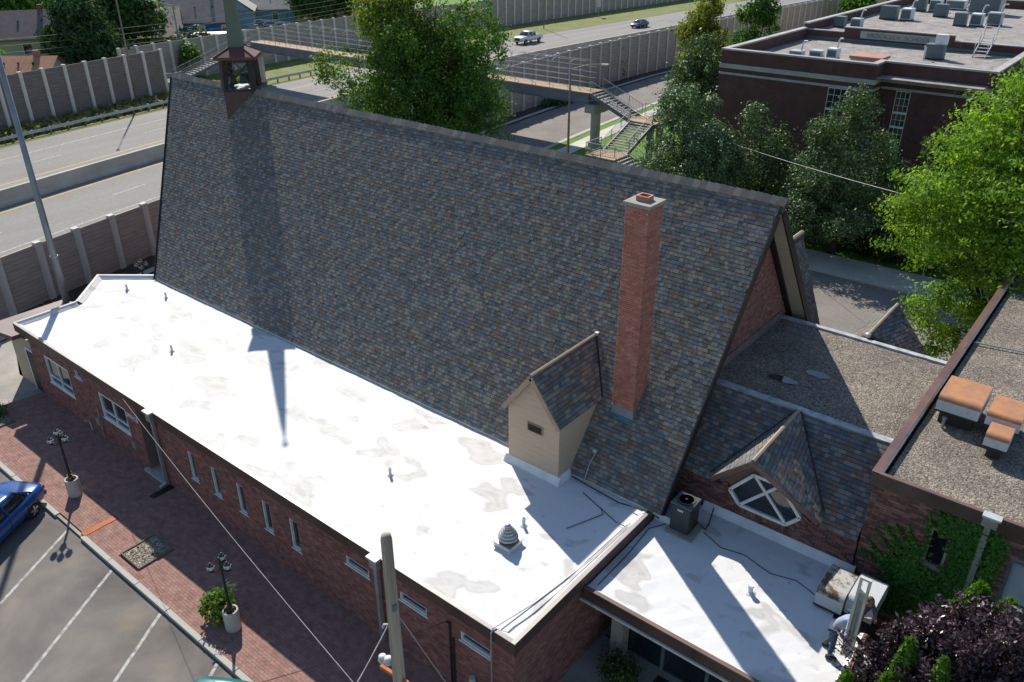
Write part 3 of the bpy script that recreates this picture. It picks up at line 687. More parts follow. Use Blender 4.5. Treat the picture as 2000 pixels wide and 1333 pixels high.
# right gable: brick wall, cream soffit, dark trim
GX = -9.72
def gy(z, side): return RY + side * (RZ - z) / SL
MB().add([(GX, 18.9, 0), (GX, 30.3, 0), (GX, 30.3, EZ), (GX, RY, RZ - .62), (GX, 18.9, EZ)], [(0, 1, 2, 3, 4)]).build('gable_wall', 'mortar', church)
gw = [o for o in church.children if o.name.startswith('gable_wall')][0]
fr = brick_frames((GX, 24.0, 6.2), (0, 1, 0), (1, 0, 0), 6.2, 4.9, clip=lambda v: (max(0, gy(6.2 + v, -1) + .5 - 24.0), max(0, (gy(6.2 + v, 1) - 24.0) - .5)), seed=4)
fr += brick_frames((GX, 20.2, 6.2), (0, 1, 0), (1, 0, 0), 3.8, 4.9, clip=lambda v: (max(0, gy(6.2 + v, -1) + .5 - 20.2), 3.8), seed=5)
pieces(gw, 'brick', fr, 'brick', 120, min_px=6)
for sd, nm in ((1, 'far'), (-1, 'near')):
    a = Vector((GX, gy(3.4, sd), 3.4)); b = Vector((GX, gy(RZ - .42, sd), RZ - .42)); off = Vector((0, sd * SL, 1)).normalized() * -.235
    q = [a + off, b + off, b + off + Vector((.61, 0, 0)), a + off + Vector((.75, 0, 0))]
    MB().slab(q, -Vector((0, sd * SL, 1)).normalized() * .03).build('soffit', 'soffit', church)
    o2 = Vector((0, sd * SL, 1)).normalized() * -.13
    MB().bar(a + o2 + Vector((.785, 0, 0)), b + o2 + Vector((.65, 0, 0)), .05, .30, up=(0, -SL * sd, 1)).build('rake_board', 'dark', church)
    MB().bar(a + off * 1.25 + Vector((.09, 0, 0)), b + off * 1.25 + Vector((.09, 0, 0)), .20, .10, up=(0, -SL * sd, 1)).build('rake_trim', 'dark', church)
# left prow gable and hidden side walls
MB().add([(XLE + .3, EY + .3, 0), (XLE + .3, EY + .3, EZ), (XLR + .4, RY, RZ - .3), (XLE + .3, 2 * RY - EY - .3, EZ), (XLE + .3, 2 * RY - EY - .3, 0), (XLR + .4, RY, 0)], [(0, 1, 2, 5), (5, 2, 3, 4)]).build('prow_wall', 'brick', church)
for sd in (1, -1):
    MB().bar((XLE - .02, RY + sd * (RY - EY), EZ - .1), (XLR - .02, RY, RZ - .1), .05, .26, up=(0, -SL * sd, 1)).build('prow_board', 'dark', church)
MB().box(XLE + .4, GX, 2 * RY - EY - .5, 2 * RY - EY - .35, 0, EZ).build('side_wall', 'brick', church)
# small entrance gable on the far slope
MB().slab([(-9.48, 27.0, 4.18), (-9.48, 32.7, 4.18), (-10.9, 32.7, 8.0), (-10.9, 27.0, 8.0)], (-.15, 0, -.1)).build('porch_roof', 'shingle_base', church)
pr = [o for o in church.children if o.name.startswith('porch_roof')][0]
pieces(pr, 'shingle', shingle_frames([(-9.48, 27.0, 4.18), (-9.48, 32.7, 4.18), (-10.9, 32.7, 8.0), (-10.9, 27.0, 8.0)], .14, seed=31), 'shingle', 120, 'shingle', min_px=6)
MB().slab([(-12.32, 27.0, 4.18), (-12.32, 32.7, 4.18), (-10.93, 32.7, 8.0), (-10.93, 27.0, 8.0)], (.15, 0, -.1)).build('porch_roof', 'shingle_far', church)
MB().tube([(-10.92, 27.2, 8.06), (-10.92, 32.75, 8.06)], .09, 6).build('porch_ridge', 'tan_trim', church)
MB().add([(-12.2, 32.3, 0), (-9.6, 32.3, 0), (-9.6, 32.3, 4.3), (-10.9, 32.3, 7.8), (-12.2, 32.3, 4.3)], [(0, 1, 2, 3, 4)]).build('porch_wall', 'brick', church)

# chimney
CX0, CX1, CY0, CY1, CT = -11.80, -11.02, 19.83, 20.61, 12.42
chim = MB().box(CX0, CX1, CY0, CY1, 4.4, CT).build('chimney', 'mortar', church)
fr = brick_frames((CX0, CY0, 5.66), (1, 0, 0), (0, -1, 0), CX1 - CX0, CT - 5.66, seed=6, l=.195) + brick_frames((CX1, CY0, 5.66), (0, 1, 0), (1, 0, 0), CY1 - CY0, CT - 5.66, seed=7, l=.195)
fr += brick_frames((CX0, CY1, 5.66), (0, -1, 0), (-1, 0, 0), CY1 - CY0, CT - 5.66, seed=8, l=.195)
pieces(chim, 'brick', fr, 'brick_chim', 300, min_px=5)
MB().box(CX0 - .02, CX1 + .02, CY0 - .02, CY1 + .02, 5.15, 5.64).build('step_flashing', 'polegrey', chim)
MB().slab([(CX0 - .06, CY0 - .10, EZ + SL * (CY0 - .10 - EY) + .02), (CX1 + .06, CY0 - .10, EZ + SL * (CY0 - .10 - EY) + .02), (CX1 + .06, CY0 + .02, EZ + SL * (CY0 + .02 - EY) + .02), (CX0 - .06, CY0 + .02, EZ + SL * (CY0 + .02 - EY) + .02)], (0, -.01, .025)).build('base_flashing', 'teal_flash', chim)
MB().box(CX0 - .07, CX1 + .07, CY0 - .07, CY1 + .07, CT, CT + .10).build('chimney_cap', 'concrete', chim, bevel=.012)
m = MB(); cx, cy = (CX0 + CX1) / 2, (CY0 + CY1) / 2
for a, b, c, d in ((-.2, .2, -.17, -.12), (-.2, .2, .12, .17), (-.2, -.15, -.12, .12), (.15, .2, -.12, .12)): m.box(cx + a, cx + b, cy + c, cy + d, CT + .10, CT + .25)
m.build('flue_tile', 'hatch', chim)
MB().box(cx - .15, cx + .15, cy - .12, cy + .12, CT + .10, CT + .13).build('flue_opening', 'dark', chim)

# tan dormer
DX0, DX1, DYF, DA, DE = -14.50, -12.42, 17.75, 7.05, 5.58; DXM = (DX0 + DX1) / 2
def ry(z): return EY + (z - EZ) / SL
dorm = MB().add([(DX0, DYF, 3.28), (DX1, DYF, 3.28), (DX1, DYF, DE), (DXM, DYF, DA - .1), (DX0, DYF, DE), (DX0, ry(3.28) + .4, 3.28), (DX1, ry(3.28) + .4, 3.28), (DX1, ry(DE) + .4, DE), (DX0, ry(DE) + .4, DE)],
                [(0, 1, 2, 3, 4), (1, 6, 7, 2), (0, 4, 8, 5)]).build('dormer', 'tan', church)
for sd in (-1, 1):
    xe = DXM + sd * 1.13; ze = DE - .05; yf = DYF - .17
    q = [(xe, yf, ze), (xe, ry(ze) - .02, ze), (DXM, ry(DA) - .02, DA), (DXM, yf, DA)]
    d = MB().slab(q, (-sd * .02, 0, -.07)).build('dormer_roof', 'shingle_base', dorm)
    f2 = shingle_frames(q if sd < 0 else [q[1], q[0], q[3], q[2]], .14, .14, .28, 20 + sd)
    pieces(dorm, 'shingle', f2, 'shingle', 300, 'shingle', min_px=6, plural='dormer_shingles')
    MB().bar((xe, yf - .015, ze - .05), (DXM, yf - .015, DA - .05), .04, .16, up=(0, 0, 1)).build('dormer_barge_board', 'tan_trim', dorm)
    # valley flashing line
    MB().bar((xe, ry(ze) + .0, ze + .035), (DXM, ry(DA) + .0, DA + .035), .10, .02, up=tuple(nrm)).build('valley_flashing', 'dark', dorm)
MB().tube([(DXM, DYF - .17, DA + .03), (DXM, ry(DA) + .05, DA + .03)], .055, 6).build('dormer_ridge', 'tan_trim', dorm)
MB().box(DXM - .02, DXM + .1, ry(DA) - .05, ry(DA) + .1, DA + .02, DA + .12).build('ridge_end_cap', 'galvlt', dorm)
m = MB().box(-13.70, -13.06, DYF - .03, DYF + .01, 4.88, 5.22); v = m.build('vent_frame', 'tan_trim', dorm)
MB().box(-13.66, -13.10, DYF - .038, DYF, 4.92, 5.18).build('louvre', 'capbrown', v)
for k in range(5): MB().obox((-13.38, DYF - .045, 4.945 + k * .052), (.54, .012, .04), rx=.6).build('slat', 'dark', v)

# bell tower on the ridge, turned 45 degrees
BX, BY = -37.9, RY
def dia(d, z): return [(BX, BY - d, z), (BX + d, BY, z), (BX, BY + d, z), (BX - d, BY, z)]
tower = MB().add(dia(1.12, 9.2) + dia(1.10, 11.95), [(0, 1, 5, 4), (1, 2, 6, 5), (2, 3, 7, 6), (3, 0, 4, 7), (4, 5, 6, 7)]).build('bell_tower', 'wedge', church)
MB().add(dia(1.13, 11.951) + dia(1.13, 12.07), [(0, 1, 5, 4), (1, 2, 6, 5), (2, 3, 7, 6), (3, 0, 4, 7), (4, 5, 6, 7)]).build('tower_sill', 'blacksteel', tower)
for a, b in ((0, -1), (1, 0), (0, 1), (-1, 0)):
    MB().bar((BX + a * 1.0, BY + b * 1.0, 12.0), (BX + a * .92, BY + b * .92, 13.5), .24, .24, up=(a, b, 0)).build('post', 'dark', tower)
co = [(0, -1), (1, 0), (0, 1), (-1, 0)]
for k in range(4):
    (a, b), (c, d) = co[k], co[(k + 1) % 4]
    for z0, z1 in ((12.15, 13.4), (13.4, 12.15)):
        MB().bar((BX + a * .9, BY + b * .9, z0), (BX + c * .9, BY + d * .9, z1), .035, .05).build('cross_brace', 'blacksteel', tower)
    MB().bar((BX + a * .9, BY + b * .9, 13.42), (BX + c * .9, BY + d * .9, 13.42), .12, .16).build('top_beam', 'dark', tower)
bp = [(.03, .42), (.12, .40), (.16, .30), (.18, .16), (.23, .05), (.26, 0), (.24, 0)]
for dx, dy, dz in ((-.32, -.28, 12.2), (.25, -.05, 12.28), (.0, .42, 12.22)):
    bell = MB().lathe(bp, (BX + dx, BY + dy, dz), 14).build('bell', 'bronze', tower, smooth=True)
    MB().bar((BX + dx - .28, BY + dy, dz + .46), (BX + dx + .28, BY + dy, dz + .46), .06, .08).build('yoke', 'blacksteel', bell)
cap = MB().add(dia(1.42, 13.50) + dia(1.42, 13.64) + dia(.46, 14.03), [(3, 2, 1, 0), (0, 1, 5, 4), (1, 2, 6, 5), (2, 3, 7, 6), (3, 0, 4, 7), (4, 5, 9, 8), (5, 6, 10, 9), (6, 7, 11, 10), (7, 4, 8, 11), (8, 9, 10, 11)]).build('tower_cap', 'redroof', tower)
for k in range(4):
    a, b = co[k]; MB().bar((BX + a * 1.42, BY + b * 1.42, 13.65), (BX + a * .46, BY + b * .46, 14.045), .07, .025).build('hip_cap', 'redroof', cap)
sp = MB()
hs = [(.475, 13.9), (.40, 15.3), (.33, 16.6), (.255, 18.0), (.15, 19.4), (.03, 20.6)]
for d, z in hs: sp.v += dia(d, z)
for i in range(len(hs) - 1):
    for j in range(4): a = i * 4; sp.f.append((a + j, a + (j + 1) % 4, a + 4 + (j + 1) % 4, a + 4 + j))
spire = sp.build('spire', 'copper', church)
for d, z in hs[1:-1]: MB().add(dia(d + .006, z - .015) + dia(d + .004, z + .015), [(0, 1, 5, 4), (1, 2, 6, 5), (2, 3, 7, 6), (3, 0, 4, 7), (4, 5, 6, 7)]).build('seam', 'copper', spire)
MB().lathe([(.01, -.12), (.09, -.08), (.12, 0), (.09, .08), (.01, .12)], (BX, BY, 20.7), 10).build('finial', 'copper', spire, smooth=True)

tower.location.z -= .16; spire.location.z -= .16
# ---------------------------------------------------------------- office wing with white flat roof
wing = thing('office_wing', 'low brick office wing with a long white flat roof', 'building', (-24, 15, 0))
WY = 11.68; ZM, ZC = 3.30, 3.47
outl = [(-38.30, 11.55), (-9.25, 11.55), (-9.22, 18.42), (-38.40, 18.55), (-40.72, 16.70), (-38.37, 14.45)]
mem = [(-38.16, 11.70), (-9.42, 11.70), (-9.42, 18.40), (-38.3, 18.40), (-40.5, 16.66), (-38.2, 14.42)]
# gently uneven membrane surface
def grid_poly(poly, z, nx=58, ny=16, amp=.012, seed=2):
    R = random.Random(seed); m = MB(); x0 = min(p[0] for p in poly); x1 = max(p[0] for p in poly); y0 = min(p[1] for p in poly); y1 = max(p[1] for p in poly)
    b = bmesh.new(); f = b.faces.new([b.verts.new((x, y, z)) for x, y in poly])
    for i in range(1, nx): bmesh.ops.bisect_plane(b, geom=b.verts[:] + b.edges[:] + b.faces[:], plane_co=(x0 + (x1 - x0) * i / nx, 0, 0), plane_no=(1, 0, 0))
    for i in range(1, ny): bmesh.ops.bisect_plane(b, geom=b.verts[:] + b.edges[:] + b.faces[:], plane_co=(0, y0 + (y1 - y0) * i / ny, 0), plane_no=(0, 1, 0))
    for v in b.verts: v.co.z += R.uniform(-amp, amp)
    m.v = [tuple(v.co) for v in b.verts]; b.verts.index_update(); m.f = [tuple(v.index for v in f.verts) for f in b.faces]; b.free(); return m
wroof = grid_poly(mem, ZM).build('roof_membrane', 'membrane', wing)
# raised edge: outer cap, cant strip, fascia
def edge_run(parent, pts, zc, zm, cw, cant, fh, capmat, fasmat, closed=False):
    """pts outer corners; inner side on the left of the run"""
    n = len(pts)
    for i in range(n - 1):
        a = Vector((*pts[i], 0)); b = Vector((*pts[i + 1], 0)); d = (b - a).normalized(); nn = Vector((-d.y, d.x, 0)); e = Vector((0, 0, .006 * (i % 2)))
        q = [a + Vector((0, 0, zc)) + e, b + Vector((0, 0, zc)) + e, b + nn * cw + Vector((0, 0, zc - .005)) + e, a + nn * cw + Vector((0, 0, zc - .005)) + e]
        MB().slab(q, (0, 0, -.03)).build('edge_cap', capmat, parent)
        MB().face([a + nn * (cw - .01) + Vector((0, 0, zc - .012)), b + nn * (cw - .01) + Vector((0, 0, zc - .012)), b + nn * (cw + cant) + Vector((0, 0, zm + .012)), a + nn * (cw + cant) + Vector((0, 0, zm + .012))]).build('cant_strip', 'membrane', parent)
        L = (b - a).length; k = max(1, int(L / 3.05))
        for s in range(k):
            p = a + d * (L * s / k); r_ = a + d * (L * (s + 1) / k - .006)
            MB().slab([p + nn * .012 + Vector((0, 0, zc - .035)), r_ + nn * .012 + Vector((0, 0, zc - .035)), r_ + nn * .012 + Vector((0, 0, zc - fh)), p + nn * .012 + Vector((0, 0, zc - fh))], nn * .1).build('fascia', fasmat, parent)
edge_run(wing, [(-40.72, 16.70), (-38.37, 14.45), (-38.30, 11.55), (-9.25, 11.55), (-9.22, 18.38)], ZC, ZM, .13, .18, .42, 'cap', 'fascia')
edge_run(wing, [(-38.40, 18.55), (-40.72, 16.70)], ZC, ZM, .13, .18, .42, 'cap', 'fascia')
MB().slab([(-38.2, 18.41, 3.28), (-14.5, 18.41, 3.28), (-14.5, 18.43, 3.50), (-38.2, 18.43, 3.50)], (0, .02, 0)).build('wall_flashing', 'flash', wing)
MB().slab([(-12.4, 18.41, 3.28), (-9.1, 18.41, 3.28), (-9.1, 18.43, 3.50), (-12.4, 18.43, 3.50)], (0, .02, 0)).build('wall_flashing', 'flash', wing)
MB().slab([(-14.62, 17.60, 3.28), (-12.30, 17.60, 3.28), (-12.32, 17.735, 3.56), (-14.60, 17.735, 3.56)], (0, .012, 0)).build('wall_flashing', 'flash', wing)
MB().slab([(-12.28, 17.60, 3.28), (-12.28, 18.4, 3.28), (-12.40, 18.4, 3.56), (-12.40, 17.735, 3.56)], (-.012, 0, 0)).build('wall_flashing', 'flash', wing)
# walls
wall_out = [(-37.35, WY), (-9.37, WY), (-9.37, 18.5), (-38.0, 18.5), (-40.2, 16.7), (-37.35, 14.0)]
openings = []
w5 = [(-24.73, -24.29), (-23.26, -22.82), (-21.72, -21.28), (-20.27, -19.82), (-18.80, -18.34)]
slits = [(-16.0, -14.95), (-13.64, -12.55), (-11.26, -10.16)]
openings += [(a, b, 1.24, 2.5) for a, b in w5] + [(a, b, 2.17, 2.5) for a, b in slits]
openings += [(-36.05, -33.8, 1.18, 2.55), (-33.1, -32.55, 2.55, 2.92), (-31.25, -29.1, 1.27, 2.5), (-28.05, -26.78, .02, 2.9)]
m = MB(); xs = sorted(set([-37.35, -9.37] + [o[0] for o in openings] + [o[1] for o in openings]))
for a, b in zip(xs[:-1], xs[1:]):
    hs_ = [(o[2], o[3]) for o in openings if o[0] <= a + 1e-6 and o[1] >= b - 1e-6]; z = -.1
    for (g0, g1) in sorted(hs_):
        if g0 > z: m.add([(a, WY, z), (b, WY, z), (b, WY, g0), (a, WY, g0)], [(0, 1, 2, 3)])
        z = g1
    m.add([(a, WY, z), (b, WY, z), (b, WY, 3.2), (a, WY, 3.2)], [(0, 1, 2, 3)])
for (a, b, g0, g1) in openings:
    d = .9 if a == -28.05 else .12
    m.add([(a, WY, g0), (b, WY, g0), (b, WY, g1), (a, WY, g1), (a, WY + d, g0), (b, WY + d, g0), (b, WY + d, g1), (a, WY + d, g1)], [(0, 4, 5, 1), (1, 5, 6, 2), (2, 6, 7, 3), (3, 7, 4, 0), (4, 7, 6, 5)])
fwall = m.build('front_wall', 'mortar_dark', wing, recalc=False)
fr = brick_frames((-37.35, WY, 0), (1, 0, 0), (0, -1, 0), 27.98, 3.1, holes=[(o[0] + 37.35, o[1] + 37.35, o[2], o[3]) for o in openings], seed=11)
pieces(fwall, 'brick', fr, 'brick', 300, min_px=5)
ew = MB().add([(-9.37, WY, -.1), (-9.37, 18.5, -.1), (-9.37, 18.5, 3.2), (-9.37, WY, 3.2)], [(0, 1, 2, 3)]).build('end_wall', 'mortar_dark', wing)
pieces(ew, 'brick', brick_frames((-9.37, WY, 0), (0, 1, 0), (1, 0, 0), 6.6, 3.1, seed=12), 'brick', 300, min_px=5)
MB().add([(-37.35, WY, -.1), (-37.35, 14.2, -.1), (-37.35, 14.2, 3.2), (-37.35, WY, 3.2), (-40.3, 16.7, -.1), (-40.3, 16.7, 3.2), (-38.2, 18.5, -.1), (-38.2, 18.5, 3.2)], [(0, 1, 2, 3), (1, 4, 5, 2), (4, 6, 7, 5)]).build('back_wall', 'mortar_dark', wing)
for a, b in w5: window(wing, a, b, 1.24, 2.5, WY + .05, fw=.055)
for a, b in slits: window(wing, a, b, 2.17, 2.5, WY + .04, fw=.05)
window(wing, -36.05, -33.8, 1.18, 2.55, WY + .03, bars=(-34.95,), hbars=(1.55,), fw=.08)
window(wing, -33.1, -32.55, 2.55, 2.92, WY + .04, fw=.05)
window(wing, -31.25, -29.1, 1.27, 2.5, WY + .03, bars=(-30.2,), hbars=(1.62,), fw=.08)
# doorway alcove with door, step and downspout
d = MB().box(-27.9, -26.9, WY + .86, WY + .9, .1, 2.3).build('door', 'capbrown', wing)
MB().box(-27.75, -27.05, WY + .85, WY + .87, 1.2, 2.1).build('door_glass', 'glass', d)
MB().tube([(-27.06, WY + .82, 1.0), (-27.06, WY + .82, 1.25)], .015, 6).build('door_handle', 'galv', d)
MB().box(-28.3, -26.72, WY - .18, WY + .84, -.02, .10).build('door_step', 'concrete_lt', wing)
m = MB().box(-26.74, -26.62, 11.50, 11.60, .1, 3.0); m.box(-26.84, -26.52, 11.42, 11.62, 3.05, 3.42); m.bar((-26.68, 11.55, .14), (-26.68, 11.25, .06), .12, .10)
ds = m.build('downspout', 'galv', wing); MB().box(-26.9, -26.46, 11.36, 11.62, 3.42, 3.485).build('scupper_box', 'galvlt', ds)
m = MB().box(-14.46, -14.33, 11.46, 11.58, .1, 3.0); m.box(-14.56, -14.24, 11.40, 11.6, 3.05, 3.4)
ds = m.build('downspout', 'galv', wing); MB().box(-14.6, -14.2, 11.34, 11.62, 3.4, 3.485).build('scupper_box', 'galvlt', ds)
text_part('letters', 'OFFICE', .30, 'white', wing, Matrix.Translation((-29.08, WY - .03, 2.24)) @ Matrix.Rotation(math.pi / 2, 4, 'X'), .015)
# tan lobby with brown canopy at the left end
lob = MB().box(-39.8, -37.36, 11.75, 14.3, 0, 2.62).build('lobby_wall', 'tan', wing)
d = MB().box(-38.12, -37.42, 11.70, 11.76, .05, 2.15).build('lobby_door', 'dark', wing); MB().box(-38.2, -38.12, 11.68, 11.77, .02, 2.24).build('door_frame', 'white', d); MB().box(-38.12, -37.36, 11.68, 11.76, 2.15, 2.24).build('door_frame', 'white', d)
MB().prism([(-40.4, 10.95), (-38.25, 11.35), (-38.25, 15.2), (-40.45, 14.7)], 2.66, 2.86).build('lobby_canopy', 'capbrown', wing)
# vent pipes, meters, conduit
for x, y in ((-38.02, 16.82), (-35.67, 17.52), (-30.53, 14.75), (-17.01, 14.6), (-12.0, 15.41)):
    p = MB().lathe([(.05, 0), (.05, .30)], (x, y, ZM), 10).build('vent_pipe', 'galvlt', wing); MB().lathe([(.038, 0), (.038, .012)], (x, y, ZM + .295), 10).build('pipe_opening', 'dark', p)
    MB().lathe([(.13, 0), (.10, .03), (.055, .06)], (x, y, ZM), 10).build('pipe_boot', 'membrane', p)
m = MB().box(-31.75, -31.5, 11.5, 11.66, .75, 1.1); m.tube([(-31.6, 11.6, .1), (-31.6, 11.6, .8)], .03); m.tube([(-31.6, 11.6, 1.1), (-31.6, 11.62, 1.6)], .025); m.build('gas_meter', 'galv', wing)
m = MB().box(-28.95, -28.7, 11.55, 11.66, .8, 1.12); m.build('mail_box', 'galv', wing)
m = MB().tube([(-32.75, 11.63, 0), (-32.75, 11.6, .5), (-32.75, 11.45, .58)], .03); m.build('wall_pipe', 'galvlt', wing)
m = MB(); m.lathe([(.09, 0), (.1, .05), (.09, .2)], (-10.75, 11.55, .95), 10); m.lathe([(.09, 0), (.1, .05), (.09, .2)], (-10.5, 11.52, .78), 10); m.build('electric_meter', 'galvlt', wing)
m = MB().tube([(-11.62, 11.63, 0), (-11.62, 11.63, 2.6), (-11.62, 11.5, 2.75)], .035); m.tube([(-11.5, 11.63, 0), (-11.5, 11.63, 2.1)], .025); m.build('conduit', 'wireblack', wing)
m = MB().tube([(-10.0, 11.50, 0), (-10.0, 11.50, 3.4), (-10.0, 11.60, 3.52), (-9.75, 13.0, 3.44), (-9.5, 15.5, 3.42), (-9.45, 17.4, 3.45)], .022); m.tube([(-9.86, 11.75, 3.42), (-9.6, 14.2, 3.40), (-9.5, 17.3, 3.42)], .018); m.build('roof_cable', 'galv', wing)
MB().tube([(-12.25, 18.25, 3.40), (-11.3, 18.2, 3.36), (-10.3, 18.1, 3.37), (-9.3, 18.15, 3.52), (-8.9, 18.2, 3.4)], .022).build('roof_cable', 'wireblack', wing)
MB().tube([(-11.5, 17.85, 3.34), (-10.6, 17.55, 3.33), (-10.4, 17.35, 3.33), (-10.7, 16.6, 3.33), (-10.9, 16.1, 3.33)], .013).build('roof_cable', 'wireblack', wing)
MB().tube([(-10.6, 17.55, 3.33), (-9.9, 17.3, 3.34), (-9.45, 17.2, 3.42)], .012).build('roof_cable', 'wireblack', wing)
m = MB().tube([(-11.75, 18.9, 4.2), (-11.78, 18.6, 3.9), (-11.75, 18.3, 3.45)], .012); m.obox((-11.75, 18.85, 4.3), (.12, .1, .1)); m.build('roof_camera', 'galvlt', church)

# ---------------------------------------------------------------- transept with gravel roof and diamond window dormers
trans = thing('transept', 'brick side wing with gravel roof, shingled skirts and a diamond window', 'building', (-6.5, 25.4, 0))
TZ, TE = 6.2, 4.25; TY0, TY1 = 20.08, 30.7; TN, TF = 22.26, 28.5
grid_poly([(GX + .02, TN + .25), (-3.66, TN + .25), (-3.66, TF - .2), (GX + .02, TF - .2)], TZ - .04, 14, 12, .015, 5).build('gravel_roof', 'gravelroof', trans)
gr = [o for o in trans.children if o.name.startswith('gravel_roof')][0]
for (cx_, cy_, a, b, s_) in ((-6.95, 24.9, .42, .22, 3), (-7.75, 23.9, .55, .2, 4)):
    R = random.Random(s_); MB().face([(cx_ + a * math.cos(t_ * .449) * R.uniform(.8, 1.15), cy_ + b * math.sin(t_ * .449) * R.uniform(.8, 1.2), TZ - .008) for t_ in range(14)]).build('puddle', 'puddle', gr)
for a, b, nm in ((TN, TN + .27, 'n'), (TF - .22, TF, 'f')): MB().box(GX + .02, -3.66, a, b, TZ - .10, TZ + .03).build('edge_flashing', 'silver', trans)
MB().box(GX + .02, GX + .06, TN + .3, TF - .25, TZ - .1, TZ + .30).build('wall_flashing', 'mortar_dark', trans)
skirt = [(-10.6, TY0 - .1, TE - .05), (-3.66, TY0 - .1, TE - .05), (-3.66, TN, TZ - .02), (-10.6, TN, TZ - .02)]
tn = Vector((0, -.89, 1)).normalized()
sk = MB().slab(skirt, -tn * .12).build('skirt_roof', 'shingle_base', trans)
sf = shingle_frames(skirt, .142, .13, .23, 41)
def inside_dormer(f):
    c = f[0] + f[1] * .5; tt = (c[1] - 20.0) / 2.2; return -8.10 + tt * 1.45 < c[0] < -4.75 - tt * 1.7 and c[1] < 22.1
pieces(sk, 'shingle', [f for f in sf if not inside_dormer(f)], 'shingle', 300, 'shingle', min_px=6)
skf = [(-10.6, TY1 + .1, TE - .05), (-3.66, TY1 + .1, TE - .05), (-3.66, TF, TZ - .02), (-10.6, TF, TZ - .02)]
MB().slab(skf, -Vector((0, .89, 1)).normalized() * .12).build('skirt_roof', 'shingle_far', trans)
tw = MB().add([(-9.9, TY0, 0), (-3.64, TY0, 0), (-3.64, TY0, TE), (-9.9, TY0, TE)], [(0, 1, 2, 3)]).build('wall', 'mortar', trans)
hexw = [(-7.5, 4.14), (-7.13, 3.74), (-5.65, 3.74), (-5.28, 4.16)]
fr = brick_frames((-9.9, TY0, 2.9), (1, 0, 0), (0, -1, 0), 6.26, 1.36, holes=[(2.42, 4.6, 1.2, 1.5), (2.75, 4.27, .85, 1.2)], seed=14)
pieces(tw, 'brick', fr, 'brick_dark', 300, min_px=5)
MB().add([(-9.9, TY1, 0), (-3.64, TY1, 0), (-3.64, TY1, TE), (-9.9, TY1, TE)], [(0, 1, 2, 3)]).build('wall', 'brick', trans)
# soldier course bricks round the window
sf = []
for (x0, z0), (x1, z1) in (((-7.62, 4.34), (-7.19, 3.66)), ((-7.19, 3.66), (-5.59, 3.66)), ((-5.59, 3.66), (-5.16, 4.36))):
    a = np.array([x0, TY0 - .05, z0]); b = np.array([x1, TY0 - .05, z1]); d = b - a; L = np.linalg.norm(d); d /= L; nn = np.array([d[2], 0, -d[0]])
    k = 0
    while (k + 1) * .075 <= L: sf.append((a + d * k * .075, nn * .19, d * .065, np.array([0, -.06, 0]))); k += 1
pieces(tw, 'soldier_brick', sf, 'brick_dark', 80, min_px=3)
def wdorm(sd, lbl):
    """steep prow dormer; sd -1 faces the camera side, +1 the street side"""
    Y = lambda y: y if sd < 0 else 2 * 25.4 - y
    ap = (-6.52, Y(18.78), 6.32); rb = (-6.55, Y(22.2), 6.32); eL = (-8.05, Y(19.6), 4.55); eR = (-4.63, Y(19.6), 4.58); 
    def onpl(e, x, y):
        n_ = (Vector(rb) - Vector(ap)).cross(Vector(e) - Vector(ap)); return (x, y, ap[2] - (n_.x * (x - ap[0]) + n_.y * (y - ap[1])) / n_.z)
    vL = onpl(eL, -8.2, Y(20.02)); vR = onpl(eR, -4.70, Y(20.02))
    face = MB().add([(-7.95, Y(20.03), 4.2), (-4.72, Y(20.03), 4.2), (-6.5, Y(20.03), 6.12)], [(0, 1, 2)]).build('dormer', 'capbrown', trans)
    for q, s_, nm in (([eL, vL, rb, ap], 51, 'L'), ([vR, eR, ap, rb], 52, 'R')):
        a, b, c, e = (Vector(p) for p in q); nn = (b - a).cross(e - a).normalized(); nn = nn if nn.z > 0 else -nn
        MB().slab(q, -nn * .08).build('dormer_roof', 'shingle_base', face)
        pieces(face, 'shingle', shingle_frames(q, .142, .13, .23, s_, .012), 'shingle', 300, 'shingle', min_px=6, plural='dormer_shingles')
        MB().bar(Vector(ap) - nn * .06, Vector(eL if nm == 'L' else eR) - nn * .06, .05, .16, up=tuple(nn)).build('rake_board', 'capbrown', face)
        v = Vector(vL if nm == 'L' else vR); MB().bar(v + Vector((0, 0, .03)), Vector(rb) + Vector((0, 0, .02)), .10, .02, up=tuple(tn)).build('valley_flashing', 'dark', face)
    MB().tube([ap, rb], .06, 6).build('dormer_ridge', 'tan_trim', face)
    MB().lathe([(.10, -.06), (.10, .06), (.03, .1)], (rb[0], rb[1], rb[2]), 8).build('ridge_end_cap', 'galvlt', face)
    if sd < 0:
        yw = 19.97
        P = [(-7.50, 4.16), (-7.13, 3.74), (-5.65, 3.74), (-5.28, 4.18), (-5.98, 5.02), (-6.82, 5.02)]
        m = MB(); ctr = Vector((-6.39, 0, 4.35))
        for k in range(6):
            a = Vector((P[k][0], yw, P[k][1])); b = Vector((P[(k + 1) % 6][0], yw, P[(k + 1) % 6][1])); m.bar(a, b, .10, .11, up=(0, -1, 0))
        m.bar((-7.13, yw + .005, 3.74), (-5.98, yw + .005, 5.02), .09, .09, up=(0, -1, 0)); m.bar((-5.65, yw + .01, 3.74), (-6.82, yw + .01, 5.02), .09, .09, up=(0, -1, 0))
        f = m.build('diamond_window', 'white', trans)
        MB().slab([(x_, yw + .03, z_) for x_, z_ in P], (0, .02, 0)).build('pane', 'glass', f)
wdorm(-1, ''); wdorm(1, '')

